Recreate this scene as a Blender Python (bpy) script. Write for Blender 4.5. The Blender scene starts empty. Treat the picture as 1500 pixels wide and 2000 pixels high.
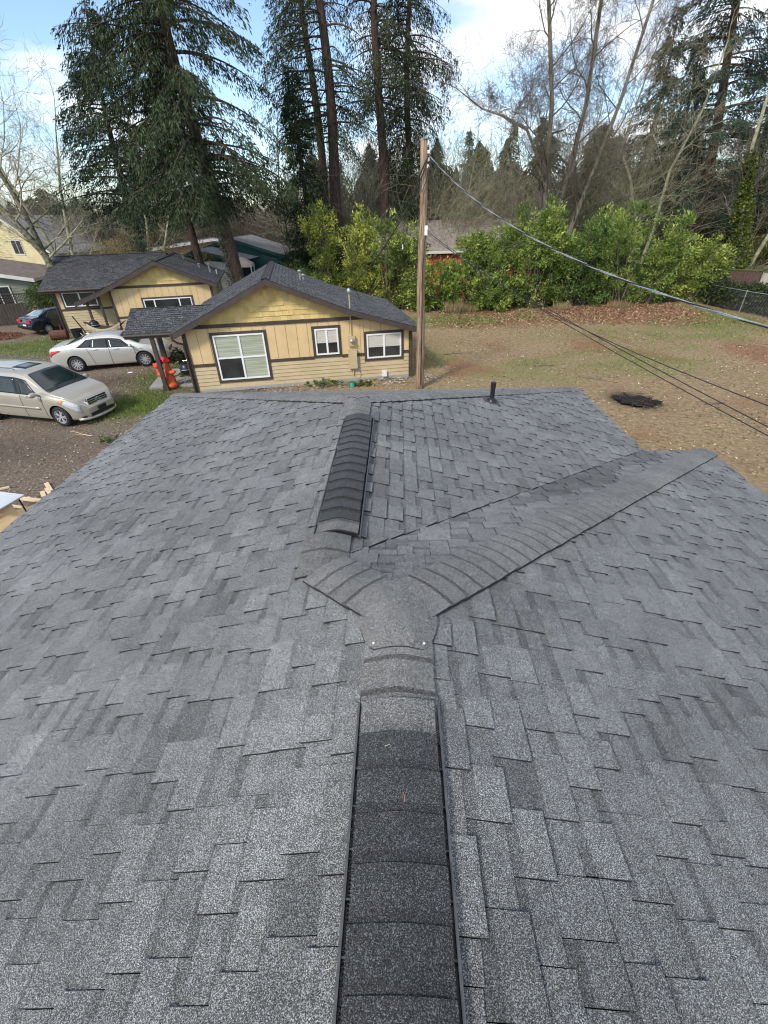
import bpy, bmesh, math, random
import numpy as np
from mathutils import Matrix, Vector
rnd = random.Random(7)
RG = np.random.default_rng(11)
SC = bpy.context.scene
COL = SC.collection
rad = math.radians
H = 5.7                                   # camera height above the yard

# ------------------------------------------------------------------ camera, light, exposure
cam_d = bpy.data.cameras.new('camera'); cam = bpy.data.objects.new('camera', cam_d); COL.objects.link(cam)
cam_d.sensor_fit = 'VERTICAL'; cam_d.sensor_height = 36.0; cam_d.lens = 15.685
cam_d.clip_start = 0.05; cam_d.clip_end = 2000
_p, _r, _y = 0.58498, -0.02851, -0.04166
F_ = Vector((math.sin(_y)*math.cos(_p), math.cos(_y)*math.cos(_p), -math.sin(_p)))
R_ = Vector((math.cos(_y), -math.sin(_y), 0)); U_ = R_.cross(F_)
R2 = math.cos(_r)*R_ + math.sin(_r)*U_; U2 = -math.sin(_r)*R_ + math.cos(_r)*U_
cam.matrix_world = Matrix(((R2.x, U2.x, -F_.x, 0), (R2.y, U2.y, -F_.y, 0), (R2.z, U2.z, -F_.z, H), (0, 0, 0, 1)))
SC.camera = cam

SUN_EL, SUN_AZ = rad(42), rad(215)        # azimuth clockwise from +Y: behind the camera, to the left
W = bpy.data.worlds.new('World'); SC.world = W; W.use_nodes = True
wn = W.node_tree.nodes; wl = W.node_tree.links; wn.clear()
wo = wn.new('ShaderNodeOutputWorld'); bg = wn.new('ShaderNodeBackground'); bg.inputs['Strength'].default_value = 0.105
sky = wn.new('ShaderNodeTexSky'); sky.sky_type = 'NISHITA'; sky.sun_disc = False
sky.sun_elevation = SUN_EL; sky.sun_rotation = SUN_AZ; sky.air_density = 1.0; sky.dust_density = 0.3; sky.ozone_density = 2.2
tc = wn.new('ShaderNodeTexCoord')
sx = wn.new('ShaderNodeSeparateXYZ'); wl.new(tc.outputs['Generated'], sx.inputs[0])
# clouds laid on a flat layer: direction / (z + small)
zz = wn.new('ShaderNodeMath'); zz.operation = 'ADD'; zz.inputs[1].default_value = 0.22; wl.new(sx.outputs['Z'], zz.inputs[0])
zm = wn.new('ShaderNodeMath'); zm.operation = 'MAXIMUM'; zm.inputs[1].default_value = 0.08; wl.new(zz.outputs[0], zm.inputs[0])
dv = wn.new('ShaderNodeVectorMath'); dv.operation = 'DIVIDE'; cb = wn.new('ShaderNodeCombineXYZ')
for i in range(3): wl.new(zm.outputs[0], cb.inputs[i])
wl.new(tc.outputs['Generated'], dv.inputs[0]); wl.new(cb.outputs[0], dv.inputs[1])
mp = wn.new('ShaderNodeMapping'); mp.inputs['Location'].default_value = (1.9, 6.3, 3.0); wl.new(dv.outputs[0], mp.inputs['Vector'])
n1 = wn.new('ShaderNodeTexNoise'); n1.inputs['Scale'].default_value = 1.15; n1.inputs['Detail'].default_value = 7; n1.inputs['Roughness'].default_value = 0.52
wl.new(mp.outputs[0], n1.inputs['Vector'])
cr = wn.new('ShaderNodeValToRGB'); cr.color_ramp.elements[0].position = 0.49; cr.color_ramp.elements[1].position = 0.63
wl.new(n1.outputs['Fac'], cr.inputs[0])
n2 = wn.new('ShaderNodeTexNoise'); n2.inputs['Scale'].default_value = 2.3; n2.inputs['Detail'].default_value = 6
wl.new(mp.outputs[0], n2.inputs['Vector'])
cr2 = wn.new('ShaderNodeValToRGB'); cr2.color_ramp.elements[0].position = 0.35; cr2.color_ramp.elements[0].color = (4.6, 4.9, 5.4, 1)
cr2.color_ramp.elements[1].position = 0.62; cr2.color_ramp.elements[1].color = (7.8, 8.0, 8.3, 1)
wl.new(n2.outputs['Fac'], cr2.inputs[0])
br = wn.new('ShaderNodeVectorMath'); br.operation = 'SCALE'; br.inputs['Scale'].default_value = 1.3; wl.new(sky.outputs[0], br.inputs[0])
mx = wn.new('ShaderNodeMix'); mx.data_type = 'RGBA'
wl.new(cr.outputs[0], mx.inputs[0]); wl.new(br.outputs[0], mx.inputs[6]); wl.new(cr2.outputs[0], mx.inputs[7])
wl.new(mx.outputs[2], bg.inputs['Color']); wl.new(bg.outputs[0], wo.inputs['Surface'])

sun_d = bpy.data.lights.new('sun', 'SUN'); sun = bpy.data.objects.new('sun', sun_d); COL.objects.link(sun)
sun_d.energy = 2.1; sun_d.angle = rad(10); sun_d.color = (1.0, 0.94, 0.85)
sd = Vector((math.sin(SUN_AZ)*math.cos(SUN_EL), math.cos(SUN_AZ)*math.cos(SUN_EL), math.sin(SUN_EL)))
sun.rotation_euler = sd.to_track_quat('Z', 'Y').to_euler(); sun.location = (0, 0, 40)
SC.view_settings.view_transform = 'Standard'; SC.view_settings.look = 'None'; SC.view_settings.gamma = 1
SC.view_settings.use_curve_mapping = False; SC.view_settings.exposure = 0.78
SC.cycles.filter_width = 1.15
SC.cycles.max_bounces = 6; SC.cycles.diffuse_bounces = 3

# ------------------------------------------------------------------ material helpers
MATS = {}
def mat(name, a, b=None, scale=6, rough=0.7, bump=0.0, bscale=None, spec=0.4, metal=0.0, detail=4, tone=False, lo=0.35, hi=0.65,
        stretch=None, coat=0, rnd_obj=0.0, alpha=None, emis=None, island=0.0, trans=0.0):
    """noise-mixed principled material in object space; tone: multiply by the mesh attribute 'tone'"""
    m = bpy.data.materials.new(name); m.use_nodes = True; MATS[name] = m
    nt = m.node_tree; N = nt.nodes; L = nt.links; P = N['Principled BSDF']
    P.inputs['Roughness'].default_value = rough; P.inputs['Metallic'].default_value = metal
    P.inputs['Specular IOR Level'].default_value = spec; P.inputs['Coat Weight'].default_value = coat
    a4 = (*a, 1); b4 = (*(b or a), 1)
    geo = N.new('ShaderNodeNewGeometry'); vec = geo.outputs['Position']
    if stretch:
        mp = N.new('ShaderNodeMapping'); mp.inputs['Scale'].default_value = stretch
        t2 = N.new('ShaderNodeTexCoord'); L.new(t2.outputs['Object'], mp.inputs['Vector']); vec = mp.outputs[0]
    nz = N.new('ShaderNodeTexNoise'); nz.inputs['Scale'].default_value = scale; nz.inputs['Detail'].default_value = detail
    L.new(vec, nz.inputs['Vector'])
    ra = N.new('ShaderNodeValToRGB'); ra.color_ramp.elements[0].position = lo; ra.color_ramp.elements[1].position = hi
    ra.color_ramp.elements[0].color = a4; ra.color_ramp.elements[1].color = b4
    L.new(nz.outputs['Fac'], ra.inputs[0]); col = ra.outputs[0]
    def mul(col, val):
        v = N.new('ShaderNodeVectorMath'); v.operation = 'SCALE'; L.new(col, v.inputs[0]); L.new(val, v.inputs['Scale']); return v.outputs[0]
    if tone:
        at = N.new('ShaderNodeAttribute'); at.attribute_name = 'tone'; col = mul(col, at.outputs['Fac'])
    if rnd_obj:
        oi = N.new('ShaderNodeObjectInfo'); mr = N.new('ShaderNodeMapRange'); mr.inputs[3].default_value = 1-rnd_obj; mr.inputs[4].default_value = 1+rnd_obj
        L.new(oi.outputs['Random'], mr.inputs[0]); col = mul(col, mr.outputs[0])
    if island:
        mr = N.new('ShaderNodeMapRange'); mr.inputs[3].default_value = 1-island; mr.inputs[4].default_value = 1+island
        L.new(geo.outputs['Random Per Island'], mr.inputs[0]); col = mul(col, mr.outputs[0])
    L.new(col, P.inputs['Base Color'])
    if trans:
        tr = N.new('ShaderNodeBsdfTranslucent'); L.new(col, tr.inputs['Color']); ms = N.new('ShaderNodeMixShader'); ms.inputs[0].default_value = trans
        L.new(P.outputs[0], ms.inputs[1]); L.new(tr.outputs[0], ms.inputs[2]); L.new(ms.outputs[0], N['Material Output'].inputs['Surface'])
    if bump:
        n3 = N.new('ShaderNodeTexNoise'); n3.inputs['Scale'].default_value = bscale or scale*3; n3.inputs['Detail'].default_value = 5
        L.new(vec, n3.inputs['Vector']); bp = N.new('ShaderNodeBump'); bp.inputs['Strength'].default_value = 1; bp.inputs['Distance'].default_value = bump
        L.new(n3.outputs['Fac'], bp.inputs['Height']); L.new(bp.outputs[0], P.inputs['Normal'])
    return m

def shingle_mat(name, base, spk=1.0, wet=0.0, gscale=300, white=.55):
    m = bpy.data.materials.new(name); m.use_nodes = True; MATS[name] = m
    nt = m.node_tree; N = nt.nodes; L = nt.links; P = N['Principled BSDF']
    geo = N.new('ShaderNodeNewGeometry')
    nz = N.new('ShaderNodeTexNoise'); nz.inputs['Scale'].default_value = gscale; nz.inputs['Detail'].default_value = 2.5; nz.inputs['Roughness'].default_value = .7
    L.new(geo.outputs['Position'], nz.inputs['Vector'])
    ra = N.new('ShaderNodeValToRGB'); e = ra.color_ramp.elements
    e[0].position = 0.34; e[0].color = (*[c*0.10 for c in base], 1); e[1].position = 0.66; e[1].color = (*[min(1, c*4.8*spk) for c in base], 1)
    k = e.new(0.47); k.color = (*[c*0.62 for c in base], 1); k = e.new(0.57); k.color = (*[c*1.45 for c in base], 1)
    L.new(nz.outputs['Fac'], ra.inputs[0])
    vo = N.new('ShaderNodeTexVoronoi'); vo.inputs['Scale'].default_value = gscale*1.15; L.new(geo.outputs['Position'], vo.inputs['Vector'])
    sep = N.new('ShaderNodeSeparateColor'); L.new(vo.outputs['Color'], sep.inputs[0])
    gt = N.new('ShaderNodeMath'); gt.operation = 'GREATER_THAN'; gt.inputs[1].default_value = 0.90; L.new(sep.outputs[0], gt.inputs[0])
    mg = N.new('ShaderNodeMath'); mg.operation = 'MULTIPLY'; mg.inputs[1].default_value = white; L.new(gt.outputs[0], mg.inputs[0])
    mxx = N.new('ShaderNodeMix'); mxx.data_type = 'RGBA'; L.new(mg.outputs[0], mxx.inputs[0]); L.new(ra.outputs[0], mxx.inputs[6]); mxx.inputs[7].default_value = (.5, .52, .54, 1)
    # weathering blotches and streaks
    nb = N.new('ShaderNodeTexNoise'); nb.inputs['Scale'].default_value = 1.1; nb.inputs['Detail'].default_value = 5; L.new(geo.outputs['Position'], nb.inputs['Vector'])
    mr = N.new('ShaderNodeMapRange'); mr.inputs[1].default_value = .3; mr.inputs[2].default_value = .7; mr.inputs[3].default_value = .80; mr.inputs[4].default_value = 1.16
    L.new(nb.outputs['Fac'], mr.inputs[0])
    v = N.new('ShaderNodeVectorMath'); v.operation = 'SCALE'; L.new(mxx.outputs[2], v.inputs[0]); L.new(mr.outputs[0], v.inputs['Scale'])
    nc = N.new('ShaderNodeTexNoise'); nc.inputs['Scale'].default_value = 14; nc.inputs['Detail'].default_value = 4; L.new(geo.outputs['Position'], nc.inputs['Vector'])
    mr2 = N.new('ShaderNodeMapRange'); mr2.inputs[1].default_value = .3; mr2.inputs[2].default_value = .7; mr2.inputs[3].default_value = .86; mr2.inputs[4].default_value = 1.12
    L.new(nc.outputs['Fac'], mr2.inputs[0])
    v3 = N.new('ShaderNodeVectorMath'); v3.operation = 'SCALE'; L.new(v.outputs[0], v3.inputs[0]); L.new(mr2.outputs[0], v3.inputs['Scale'])
    at = N.new('ShaderNodeAttribute'); at.attribute_name = 'tone'
    v2 = N.new('ShaderNodeVectorMath'); v2.operation = 'SCALE'; L.new(v3.outputs[0], v2.inputs[0]); L.new(at.outputs['Fac'], v2.inputs['Scale'])
    L.new(v2.outputs[0], P.inputs['Base Color'])
    P.inputs['Roughness'].default_value = .80 - wet*.1; P.inputs['Specular IOR Level'].default_value = .26; P.inputs['Sheen Weight'].default_value = .05; P.inputs['Sheen Roughness'].default_value = .5
    bp = N.new('ShaderNodeBump'); bp.inputs['Distance'].default_value = .0022; bp.inputs['Strength'].default_value = 0.9
    L.new(nz.outputs['Fac'], bp.inputs['Height']); L.new(bp.outputs[0], P.inputs['Normal'])
    return m

def vcol_mat(name, rough=0.9, trans=0.0, spec=.3, metal=0):
    """colour from a per-face colour attribute 'col' (each leaf its own colour)"""
    m = bpy.data.materials.new(name); m.use_nodes = True; MATS[name] = m
    N = m.node_tree.nodes; L = m.node_tree.links; P = N['Principled BSDF']
    at = N.new('ShaderNodeAttribute'); at.attribute_name = 'col'; L.new(at.outputs['Color'], P.inputs['Base Color'])
    P.inputs['Roughness'].default_value = rough; P.inputs['Specular IOR Level'].default_value = spec
    if trans:
        tr = N.new('ShaderNodeBsdfTranslucent'); L.new(at.outputs['Color'], tr.inputs['Color']); ms = N.new('ShaderNodeMixShader'); ms.inputs[0].default_value = trans
        L.new(P.outputs[0], ms.inputs[1]); L.new(tr.outputs[0], ms.inputs[2]); L.new(ms.outputs[0], N['Material Output'].inputs['Surface'])
    return m

M_shin = shingle_mat('grey_shingle', (.132, .131, .124))
M_cap = shingle_mat('cap_shingle', (.122, .117, .108), spk=1.0)
M_wet = shingle_mat('damp_cap_shingle', (.036, .036, .036), spk=1.0, wet=.2, white=.20)
M_edge = mat('asphalt_edge', (.016, .016, .018), (.03, .03, .032), scale=60, rough=.9)
M_shinB = shingle_mat('charcoal_shingle', (.040, .039, .040), gscale=60)
M_plast = mat('black_plastic', (.010, .010, .011), (.02, .02, .021), scale=30, rough=.38)
M_plastg = mat('grey_plastic_rail', (.055, .056, .06), (.085, .086, .09), scale=30, rough=.4)
M_yel = mat('yellow_shake', (.60, .44, .165), (.66, .49, .20), scale=3, rough=.75, tone=True)
M_tan = mat('tan_panel', (.60, .435, .215), (.66, .48, .25), scale=2, rough=.75)
M_clap = mat('tan_clapboard', (.46, .36, .205), (.52, .41, .245), scale=2, rough=.75)
M_brown = mat('dark_brown_trim', (.052, .038, .030), (.07, .052, .042), scale=4, rough=.6)
M_white = mat('white_vinyl', (.74, .74, .72), (.80, .80, .78), scale=3, rough=.4)
M_blind = mat('pale_blind', (.36, .42, .33), (.42, .48, .38), scale=2, rough=.5)
M_glass = mat('window_glass', (.015, .018, .018), (.035, .04, .04), scale=1.5, rough=.06, spec=.9)
M_glassb = mat('glass_over_blind', (.30, .33, .24), (.44, .46, .37), scale=1.3, rough=.14, spec=.7, stretch=(.4, .4, 16), lo=.42, hi=.58)
M_metal = mat('galvanised_metal', (.35, .36, .37), (.45, .46, .47), scale=12, rough=.4, metal=.6)
M_conc = mat('concrete', (.28, .27, .25), (.36, .35, .32), scale=9, rough=.9, bump=.004)
M_pole = mat('weathered_pole_wood', (.12, .075, .045), (.40, .275, .18), scale=3.5, rough=.85, stretch=(9, 9, .5), bump=.01, bscale=8)
M_rub = mat('tyre_rubber', (.012, .012, .012), (.022, .022, .022), scale=20, rough=.8)
M_chrome = mat('bright_metal', (.6, .6, .6), (.7, .7, .7), scale=4, rough=.22, metal=.9)
M_cable = mat('bare_aluminium_wire', (.22, .23, .24), (.36, .37, .38), scale=40, rough=.5, metal=.3)
M_wire = mat('black_wire', (.012, .012, .012), (.02, .02, .02), scale=30, rough=.6)
M_bark = mat('fir_bark', (.035, .025, .019), (.115, .075, .054), scale=3, rough=.95, stretch=(5, 5, .7), bump=.03, bscale=7)
M_twig = mat('bare_bark', (.10, .085, .065), (.21, .18, .135), scale=5, rough=.95)
M_twigl = mat('lichen_bark', (.20, .19, .115), (.40, .375, .25), scale=4, rough=.95)
M_maple = mat('grey_maple_bark', (.10, .085, .062), (.30, .265, .205), scale=3, rough=.95, stretch=(3, 3, .5), bump=.01, bscale=8)
M_mossb = mat('mossy_bark', (.06, .06, .03), (.25, .23, .16), scale=7, rough=.95, bump=.02, bscale=12)
M_needle = vcol_mat('fir_needles', .85, .12, spec=.15)
M_leaf = vcol_mat('broad_leaves', .55, .32, spec=.35)
M_litter = vcol_mat('fallen_leaves', .9, spec=.1)

# ------------------------------------------------------------------ object helpers
def tag(o, label=None, cat=None, group=None, kind=None):
    if label: o['label'] = label
    if cat: o['category'] = cat
    if group: o['group'] = group
    if kind: o['kind'] = kind
    return o
def thing(name, loc, label, cat, group=None, rz=0.0):
    o = bpy.data.objects.new(name, None); COL.objects.link(o); o.empty_display_size = .2
    o.location = loc; o.rotation_euler = (0, 0, rz); return tag(o, label, cat, group)
def link(name, me, parent=None, mats=(), loc=(0, 0, 0), label=None, kind=None):
    for m in mats: me.materials.append(m)
    o = bpy.data.objects.new(name, me); COL.objects.link(o); o.location = loc
    if parent: o.parent = parent
    return tag(o, label, None, None, kind)
def np_mesh(name, V, F, tone=None, col=None, mi=None, smooth=False):
    V = np.asarray(V, np.float32); F = np.asarray(F, np.int32); n, k = F.shape
    me = bpy.data.meshes.new(name); me.vertices.add(len(V)); me.vertices.foreach_set('co', V.ravel())
    me.loops.add(n*k); me.loops.foreach_set('vertex_index', F.ravel())
    me.polygons.add(n); me.polygons.foreach_set('loop_start', np.arange(0, n*k, k, dtype=np.int32))
    me.polygons.foreach_set('loop_total', np.full(n, k, np.int32))
    if mi is not None: me.polygons.foreach_set('material_index', np.asarray(mi, np.int32))
    if smooth: me.polygons.foreach_set('use_smooth', np.ones(n, bool))
    me.update(calc_edges=True)
    if tone is not None: me.attributes.new('tone', 'FLOAT', 'FACE').data.foreach_set('value', np.asarray(tone, np.float32))
    if col is not None:
        c = np.ones((n, 4), np.float32); c[:, :3] = col
        me.attributes.new('col', 'FLOAT_COLOR', 'FACE').data.foreach_set('color', c.ravel())
    return me
class MB:
    """collects faces of one part"""
    def __init__(s): s.v = []; s.f = []; s.m = []; s.t = []
    def poly(s, pts, faces, mi=0, tone=1.0):
        b = len(s.v); s.v += [tuple(p) for p in pts]
        for f in faces: s.f.append([b+i for i in f]); s.m.append(mi); s.t.append(tone)
    def box(s, x0, x1, y0, y1, z0, z1, mi=0, tone=1.0):
        s.poly([(x0, y0, z0), (x1, y0, z0), (x1, y1, z0), (x0, y1, z0), (x0, y0, z1), (x1, y0, z1), (x1, y1, z1), (x0, y1, z1)],
               [(0, 3, 2, 1), (4, 5, 6, 7), (0, 1, 5, 4), (1, 2, 6, 5), (2, 3, 7, 6), (3, 0, 4, 7)], mi, tone); return s
    def prism(s, top, bot, mi=0, mi_side=None, tone=1.0):
        n = len(top); b = len(s.v); s.v += [tuple(p) for p in top] + [tuple(p) for p in bot]
        s.f.append([b+i for i in range(n)]); s.m.append(mi); s.t.append(tone)
        s.f.append([b+n+i for i in reversed(range(n))]); s.m.append(mi); s.t.append(tone)
        for i in range(n):
            j = (i+1) % n; s.f.append([b+i, b+n+i, b+n+j, b+j]); s.m.append(mi if mi_side is None else mi_side); s.t.append(tone)
        return s
    def tube(s, path, r, n=8, mi=0, cap=True, tone=1.0):
        P = [Vector(p) for p in path]; rr = r if hasattr(r, '__len__') else [r]*len(P); b = len(s.v); up = Vector((0, 0, 1))
        prev = None
        for i, p in enumerate(P):
            d = (P[min(i+1, len(P)-1)]-P[max(i-1, 0)]).normalized()
            a = prev - d*prev.dot(d) if prev is not None else (up.cross(d) if abs(d.z) < .95 else Vector((1, 0, 0)).cross(d))
            a.normalize(); prev = a; c = d.cross(a)
            for k in range(n):
                t = 2*math.pi*k/n; s.v.append(tuple(p + (a*math.cos(t)+c*math.sin(t))*rr[i]))
        for i in range(len(P)-1):
            for k in range(n):
                j = (k+1) % n; s.f.append([b+i*n+k, b+i*n+j, b+(i+1)*n+j, b+(i+1)*n+k]); s.m.append(mi); s.t.append(tone)
        if cap:
            s.f.append([b+k for k in reversed(range(n))]); s.m.append(mi); s.t.append(tone)
            e = b+(len(P)-1)*n; s.f.append([e+k for k in range(n)]); s.m.append(mi); s.t.append(tone)
        return s
    def lathe(s, prof, n=20, axis='z', c=(0, 0, 0), mi=0, tone=1.0):
        b = len(s.v)
        for (r, h) in prof:
            for k in range(n):
                t = 2*math.pi*k/n; x, y = r*math.cos(t), r*math.sin(t)
                p = (x, y, h) if axis == 'z' else ((x, h, y) if axis == 'y' else (h, x, y))
                s.v.append((p[0]+c[0], p[1]+c[1], p[2]+c[2]))
        for i in range(len(prof)-1):
            for k in range(n):
                j = (k+1) % n; s.f.append([b+i*n+k, b+i*n+j, b+(i+1)*n+j, b+(i+1)*n+k]); s.m.append(mi); s.t.append(tone)
        return s
    def ell(s, c, r, n=12, mi=0, rz=0.0):
        prof = [(math.sin(math.pi*i/8), -math.cos(math.pi*i/8)) for i in range(9)]; b = len(s.v)
        s.lathe([(max(a, .001), h) for a, h in prof], n, 'z', (0, 0, 0), mi)
        for i in range(b, len(s.v)):
            x, y, z = s.v[i]; x *= r[0]; y *= r[1]; z *= r[2]
            s.v[i] = (c[0]+x*math.cos(rz)-y*math.sin(rz), c[1]+x*math.sin(rz)+y*math.cos(rz), c[2]+z)
        return s
    def mesh(s, name, smooth=False, recenter=False, xf=None):
        V = s.v
        if xf is not None: V = [tuple(xf @ Vector(p)) for p in V]
        c = (0, 0, 0)
        if recenter:
            A = np.array(V); c = tuple((A.min(0)+A.max(0))/2); V = [(p[0]-c[0], p[1]-c[1], p[2]-c[2]) for p in V]
        me = bpy.data.meshes.new(name); me.from_pydata(V, [], s.f)
        me.polygons.foreach_set('material_index', np.array(s.m, np.int32))
        if smooth: me.polygons.foreach_set('use_smooth', np.ones(len(s.f), bool))
        me.attributes.new('tone', 'FLOAT', 'FACE').data.foreach_set('value', np.array(s.t, np.float32))
        me.update(); s.c = c
        return me
    def build(s, name, m, parent=None, smooth=False, recenter=False, label=None, kind=None, xf=None):
        me = s.mesh(name, smooth, recenter, xf)
        return link(name, me, parent, m if isinstance(m, (list, tuple)) else [m], s.c, label, kind)
def smooth_by_angle(me, deg=35):
    bm = bmesh.new(); bm.from_mesh(me); bmesh.ops.recalc_face_normals(bm, faces=bm.faces)
    for e in bm.edges: e.smooth = not (len(e.link_faces) == 2 and e.calc_face_angle(0) > rad(deg))
    for f in bm.faces: f.smooth = True
    bm.to_mesh(me); bm.free()

# ------------------------------------------------------------------ shingled planes
def clip(poly, hp):
    for (nx, ny, c) in hp:                 # keep nx*x+ny*y <= c
        out = []; n = len(poly)
        for i in range(n):
            p, q = poly[i], poly[(i+1) % n]; dp = nx*p[0]+ny*p[1]-c; dq = nx*q[0]+ny*q[1]-c
            if dp <= 0: out.append(p)
            if (dp < 0 < dq) or (dq < 0 < dp):
                t = dp/(dp-dq); out.append((p[0]+(q[0]-p[0])*t, p[1]+(q[1]-p[1])*t))
        poly = out
        if len(poly) < 3: return None
    return poly
def shingle_plane(orig, down, m, smax, t0, t1, hps, expo=.136, wr=(.12, .30), thin=.005, thick=.0145, seed=1, jit=.0012, tonev=.11, dark=.12, darkv=.80, band=.014, bandv=.70, stag=1.0):
    """orig: point on the ridge line (x,y,z); down: unit plan direction; returns list of pieces (top, bottom, tone, area, centre)"""
    r = random.Random(seed); al = (-down[1], down[0]); out = []; s = 0.0; row = 0
    while s < smax:
        t = t0 - r.random()*.4; hi = r.random() < .5
        rowt = 1+r.uniform(-.03, .03)
        while t < t1:
            w = r.uniform(*wr)*(1.0 if hi else .8); a, b = t, t+w; t = b
            cut = r.uniform(-.010, .008) if hi else -r.uniform(.018, .045)*stag
            s0, s1 = s-.052, min(s+expo+cut, smax)
            quad = [(orig[0]+down[0]*ss+al[0]*tt, orig[1]+down[1]*ss+al[1]*tt) for ss, tt in ((s0, a+.0015), (s1+r.uniform(-.003, .003), a+.0015), (s1+r.uniform(-.003, .003), b-.0015), (s0, b-.0015))]
            cx = sum(p[0] for p in quad)/4; cy = sum(p[1] for p in quad)/4
            H_ = hps((cx, cy)) if callable(hps) else hps
            pc = clip(quad, H_)
            if pc:
                hb = thick if hi else thin; tw = r.uniform(-jit, jit)
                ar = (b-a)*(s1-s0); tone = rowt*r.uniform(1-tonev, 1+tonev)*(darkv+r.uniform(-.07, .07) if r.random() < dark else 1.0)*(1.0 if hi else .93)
                def P3(q):
                    top = []; bot = []
                    for (x, y) in q:
                        ss = (x-orig[0])*down[0]+(y-orig[1])*down[1]; f = (ss-s0)/(s1-s0); zb = orig[2]-m*ss
                        top.append((x, y, zb-.003+(hb+.003)*f+tw*f)); bot.append((x, y, zb-.014))
                    return top, bot
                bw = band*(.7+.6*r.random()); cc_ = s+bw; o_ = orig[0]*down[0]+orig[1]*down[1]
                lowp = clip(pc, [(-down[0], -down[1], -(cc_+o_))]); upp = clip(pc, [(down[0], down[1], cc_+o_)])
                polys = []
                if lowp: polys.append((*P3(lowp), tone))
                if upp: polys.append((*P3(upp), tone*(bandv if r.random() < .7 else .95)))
                if polys: out.append((polys, None, tone, ar, (cx, cy, orig[2]-m*s)))
            hi = (not hi) if r.random() < .9 else hi
        s += expo; row += 1
    return out
def join_pieces(pcs, name, mats, parent, kind='stuff', label=None, xf=None):
    b = MB()
    for polys, *_ in pcs:
        for top, bot, tone in polys:
            n = len(top); v0 = len(b.v); b.v += top+bot
            b.f.append([v0+i for i in range(n)]); b.m.append(0); b.t.append(tone)
            for i in range(n):
                j = (i+1) % n; b.f.append([v0+i, v0+n+i, v0+n+j, v0+j]); b.m.append(1); b.t.append(1.)
    return b.build(name, mats, parent, kind=kind, label=label, xf=xf)
def cap_run(P0, P1, drop, hw=.155, lift=0.0, expo=.142, butt0=.013, upz=.004, face_first=True, rr=.05, seed=3, over=.03, dirt=.5):  # dirt: tone of a strip painting both grime and step shade
    """cap shingles bent over a ridge or hip from P0 to P1; butt edge of every cap at its P0 side if face_first; returns MBs"""
    r = random.Random(seed); P0 = Vector(P0); P1 = Vector(P1); L = (P1-P0).length; d = (P1-P0)/L
    lat = Vector((d.y, -d.x, 0)).normalized(); n = max(1, int(L/expo)); ex = L/n; out = []
    qs = [-1, -.75, -.5, -.25, 0, .25, .5, .75, 1]
    for i in range(n):
        a, b = i*ex, (i+1)*ex
        if face_first: a2, b2, ha, hb = a, b+over, butt0, upz
        else: a2, b2, ha, hb = a-over, b, upz, butt0
        sh = r.uniform(-.004, .004); rows = []
        st = [(a2, ha), (b2-over-.034, upz+(ha-upz)*.15), (b2, hb)] if face_first else [(a2, ha), (a2+over+.034, upz+(hb-upz)*.15), (b2, hb)]
        for (u, h) in st:
            row = []
            for q in qs:
                w = q*hw; z = -drop*(math.sqrt(w*w+rr*rr)-rr) + lift + h + r.uniform(-.0008, .0008)
                row.append(P0+d*u+lat*(w+sh)+Vector((0, 0, z)))
            rows.append(row)
        m = MB(); k = len(qs); tone = r.uniform(.9, 1.08); th = .016 if butt0 > .01 else .008
        allp = [p for row in rows for p in row]; m.v = [tuple(p) for p in allp]+[tuple(p-Vector((0, 0, th))) for p in allp]
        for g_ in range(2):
            tn = tone*(dirt if (g_ == (1 if face_first else 0)) and i != (n-1 if face_first else 0) else 1)  # strip beside the neighbour's butt darkened: grime plus the step's shadow line in colour
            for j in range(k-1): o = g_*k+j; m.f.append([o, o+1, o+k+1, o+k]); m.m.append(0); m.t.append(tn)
        def side(i0, i1): m.f.append([i0, 3*k+i0, 3*k+i1, i1]); m.m.append(1); m.t.append(1.)
        for j in range(k-1): side(j, j+1); side(2*k+j+1, 2*k+j)
        side(k, 0); side(2*k, k); side(k-1, 2*k-1); side(2*k-1, 3*k-1)
        out.append(m)
    return out

# ================================================================== THE SHINGLED HOUSE UNDER THE CAMERA
MS = 0.3097; A1, A2 = -0.0084, -0.5065; YJ = 1.6976; YE = 5.376; WL, WR2, WR1 = 4.731, 4.4446, 4.942
Z1 = H-1.72; DD = A1-A2; Z2 = Z1-MS*DD; YS = YJ+DD; YB = -3.2
XL = A2-WL; XR2 = A2+WR2; XR1 = A1+WR1; YV = YJ+WR1
SR = (_s := 0.7071)
HB = (0.0, 3.0, 0.0)
house = thing('house', HB, 'grey shingled hip roof filling the foreground, with two black ridge vents', 'house')
OFF = Matrix.Translation(Vector((-HB[0], -HB[1], 0)))
ze_l = Z2-MS*WL; ze_r = Z1-MS*WR1
# roof deck under the shingles
d = MB()
def up(x, y, z): return (x, y, z-.016)
J = (A1, YJ, Z1); RS = (A2, YS, Z2); RE = (A2, YE, Z2); HL = (XL, YE+WL, ze_l); HR = (XR2, YE+WR2, Z2-MS*WR2)
C = (XR1, YV, ze_r); V = (XR2, YV, ze_r)
faces = [[(A1, YB, Z1), J, RS, (XL, YS, ze_l), (XL, YB, ze_l)], [RS, RE, HL, (XL, YS, ze_l)],
         [(A1, YB, Z1), (XR1, YB, ze_r), C, J], [J, C, V, RS], [RS, V, HR, RE], [RE, HR, HL]]
for f in faces: d.prism([up(*p) for p in f], [(p[0], p[1], p[2]-.05) for p in f])
roof = d.build('roof', M_edge, house, xf=OFF)
# courses of laminated shingles on every plane
P = []
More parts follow.
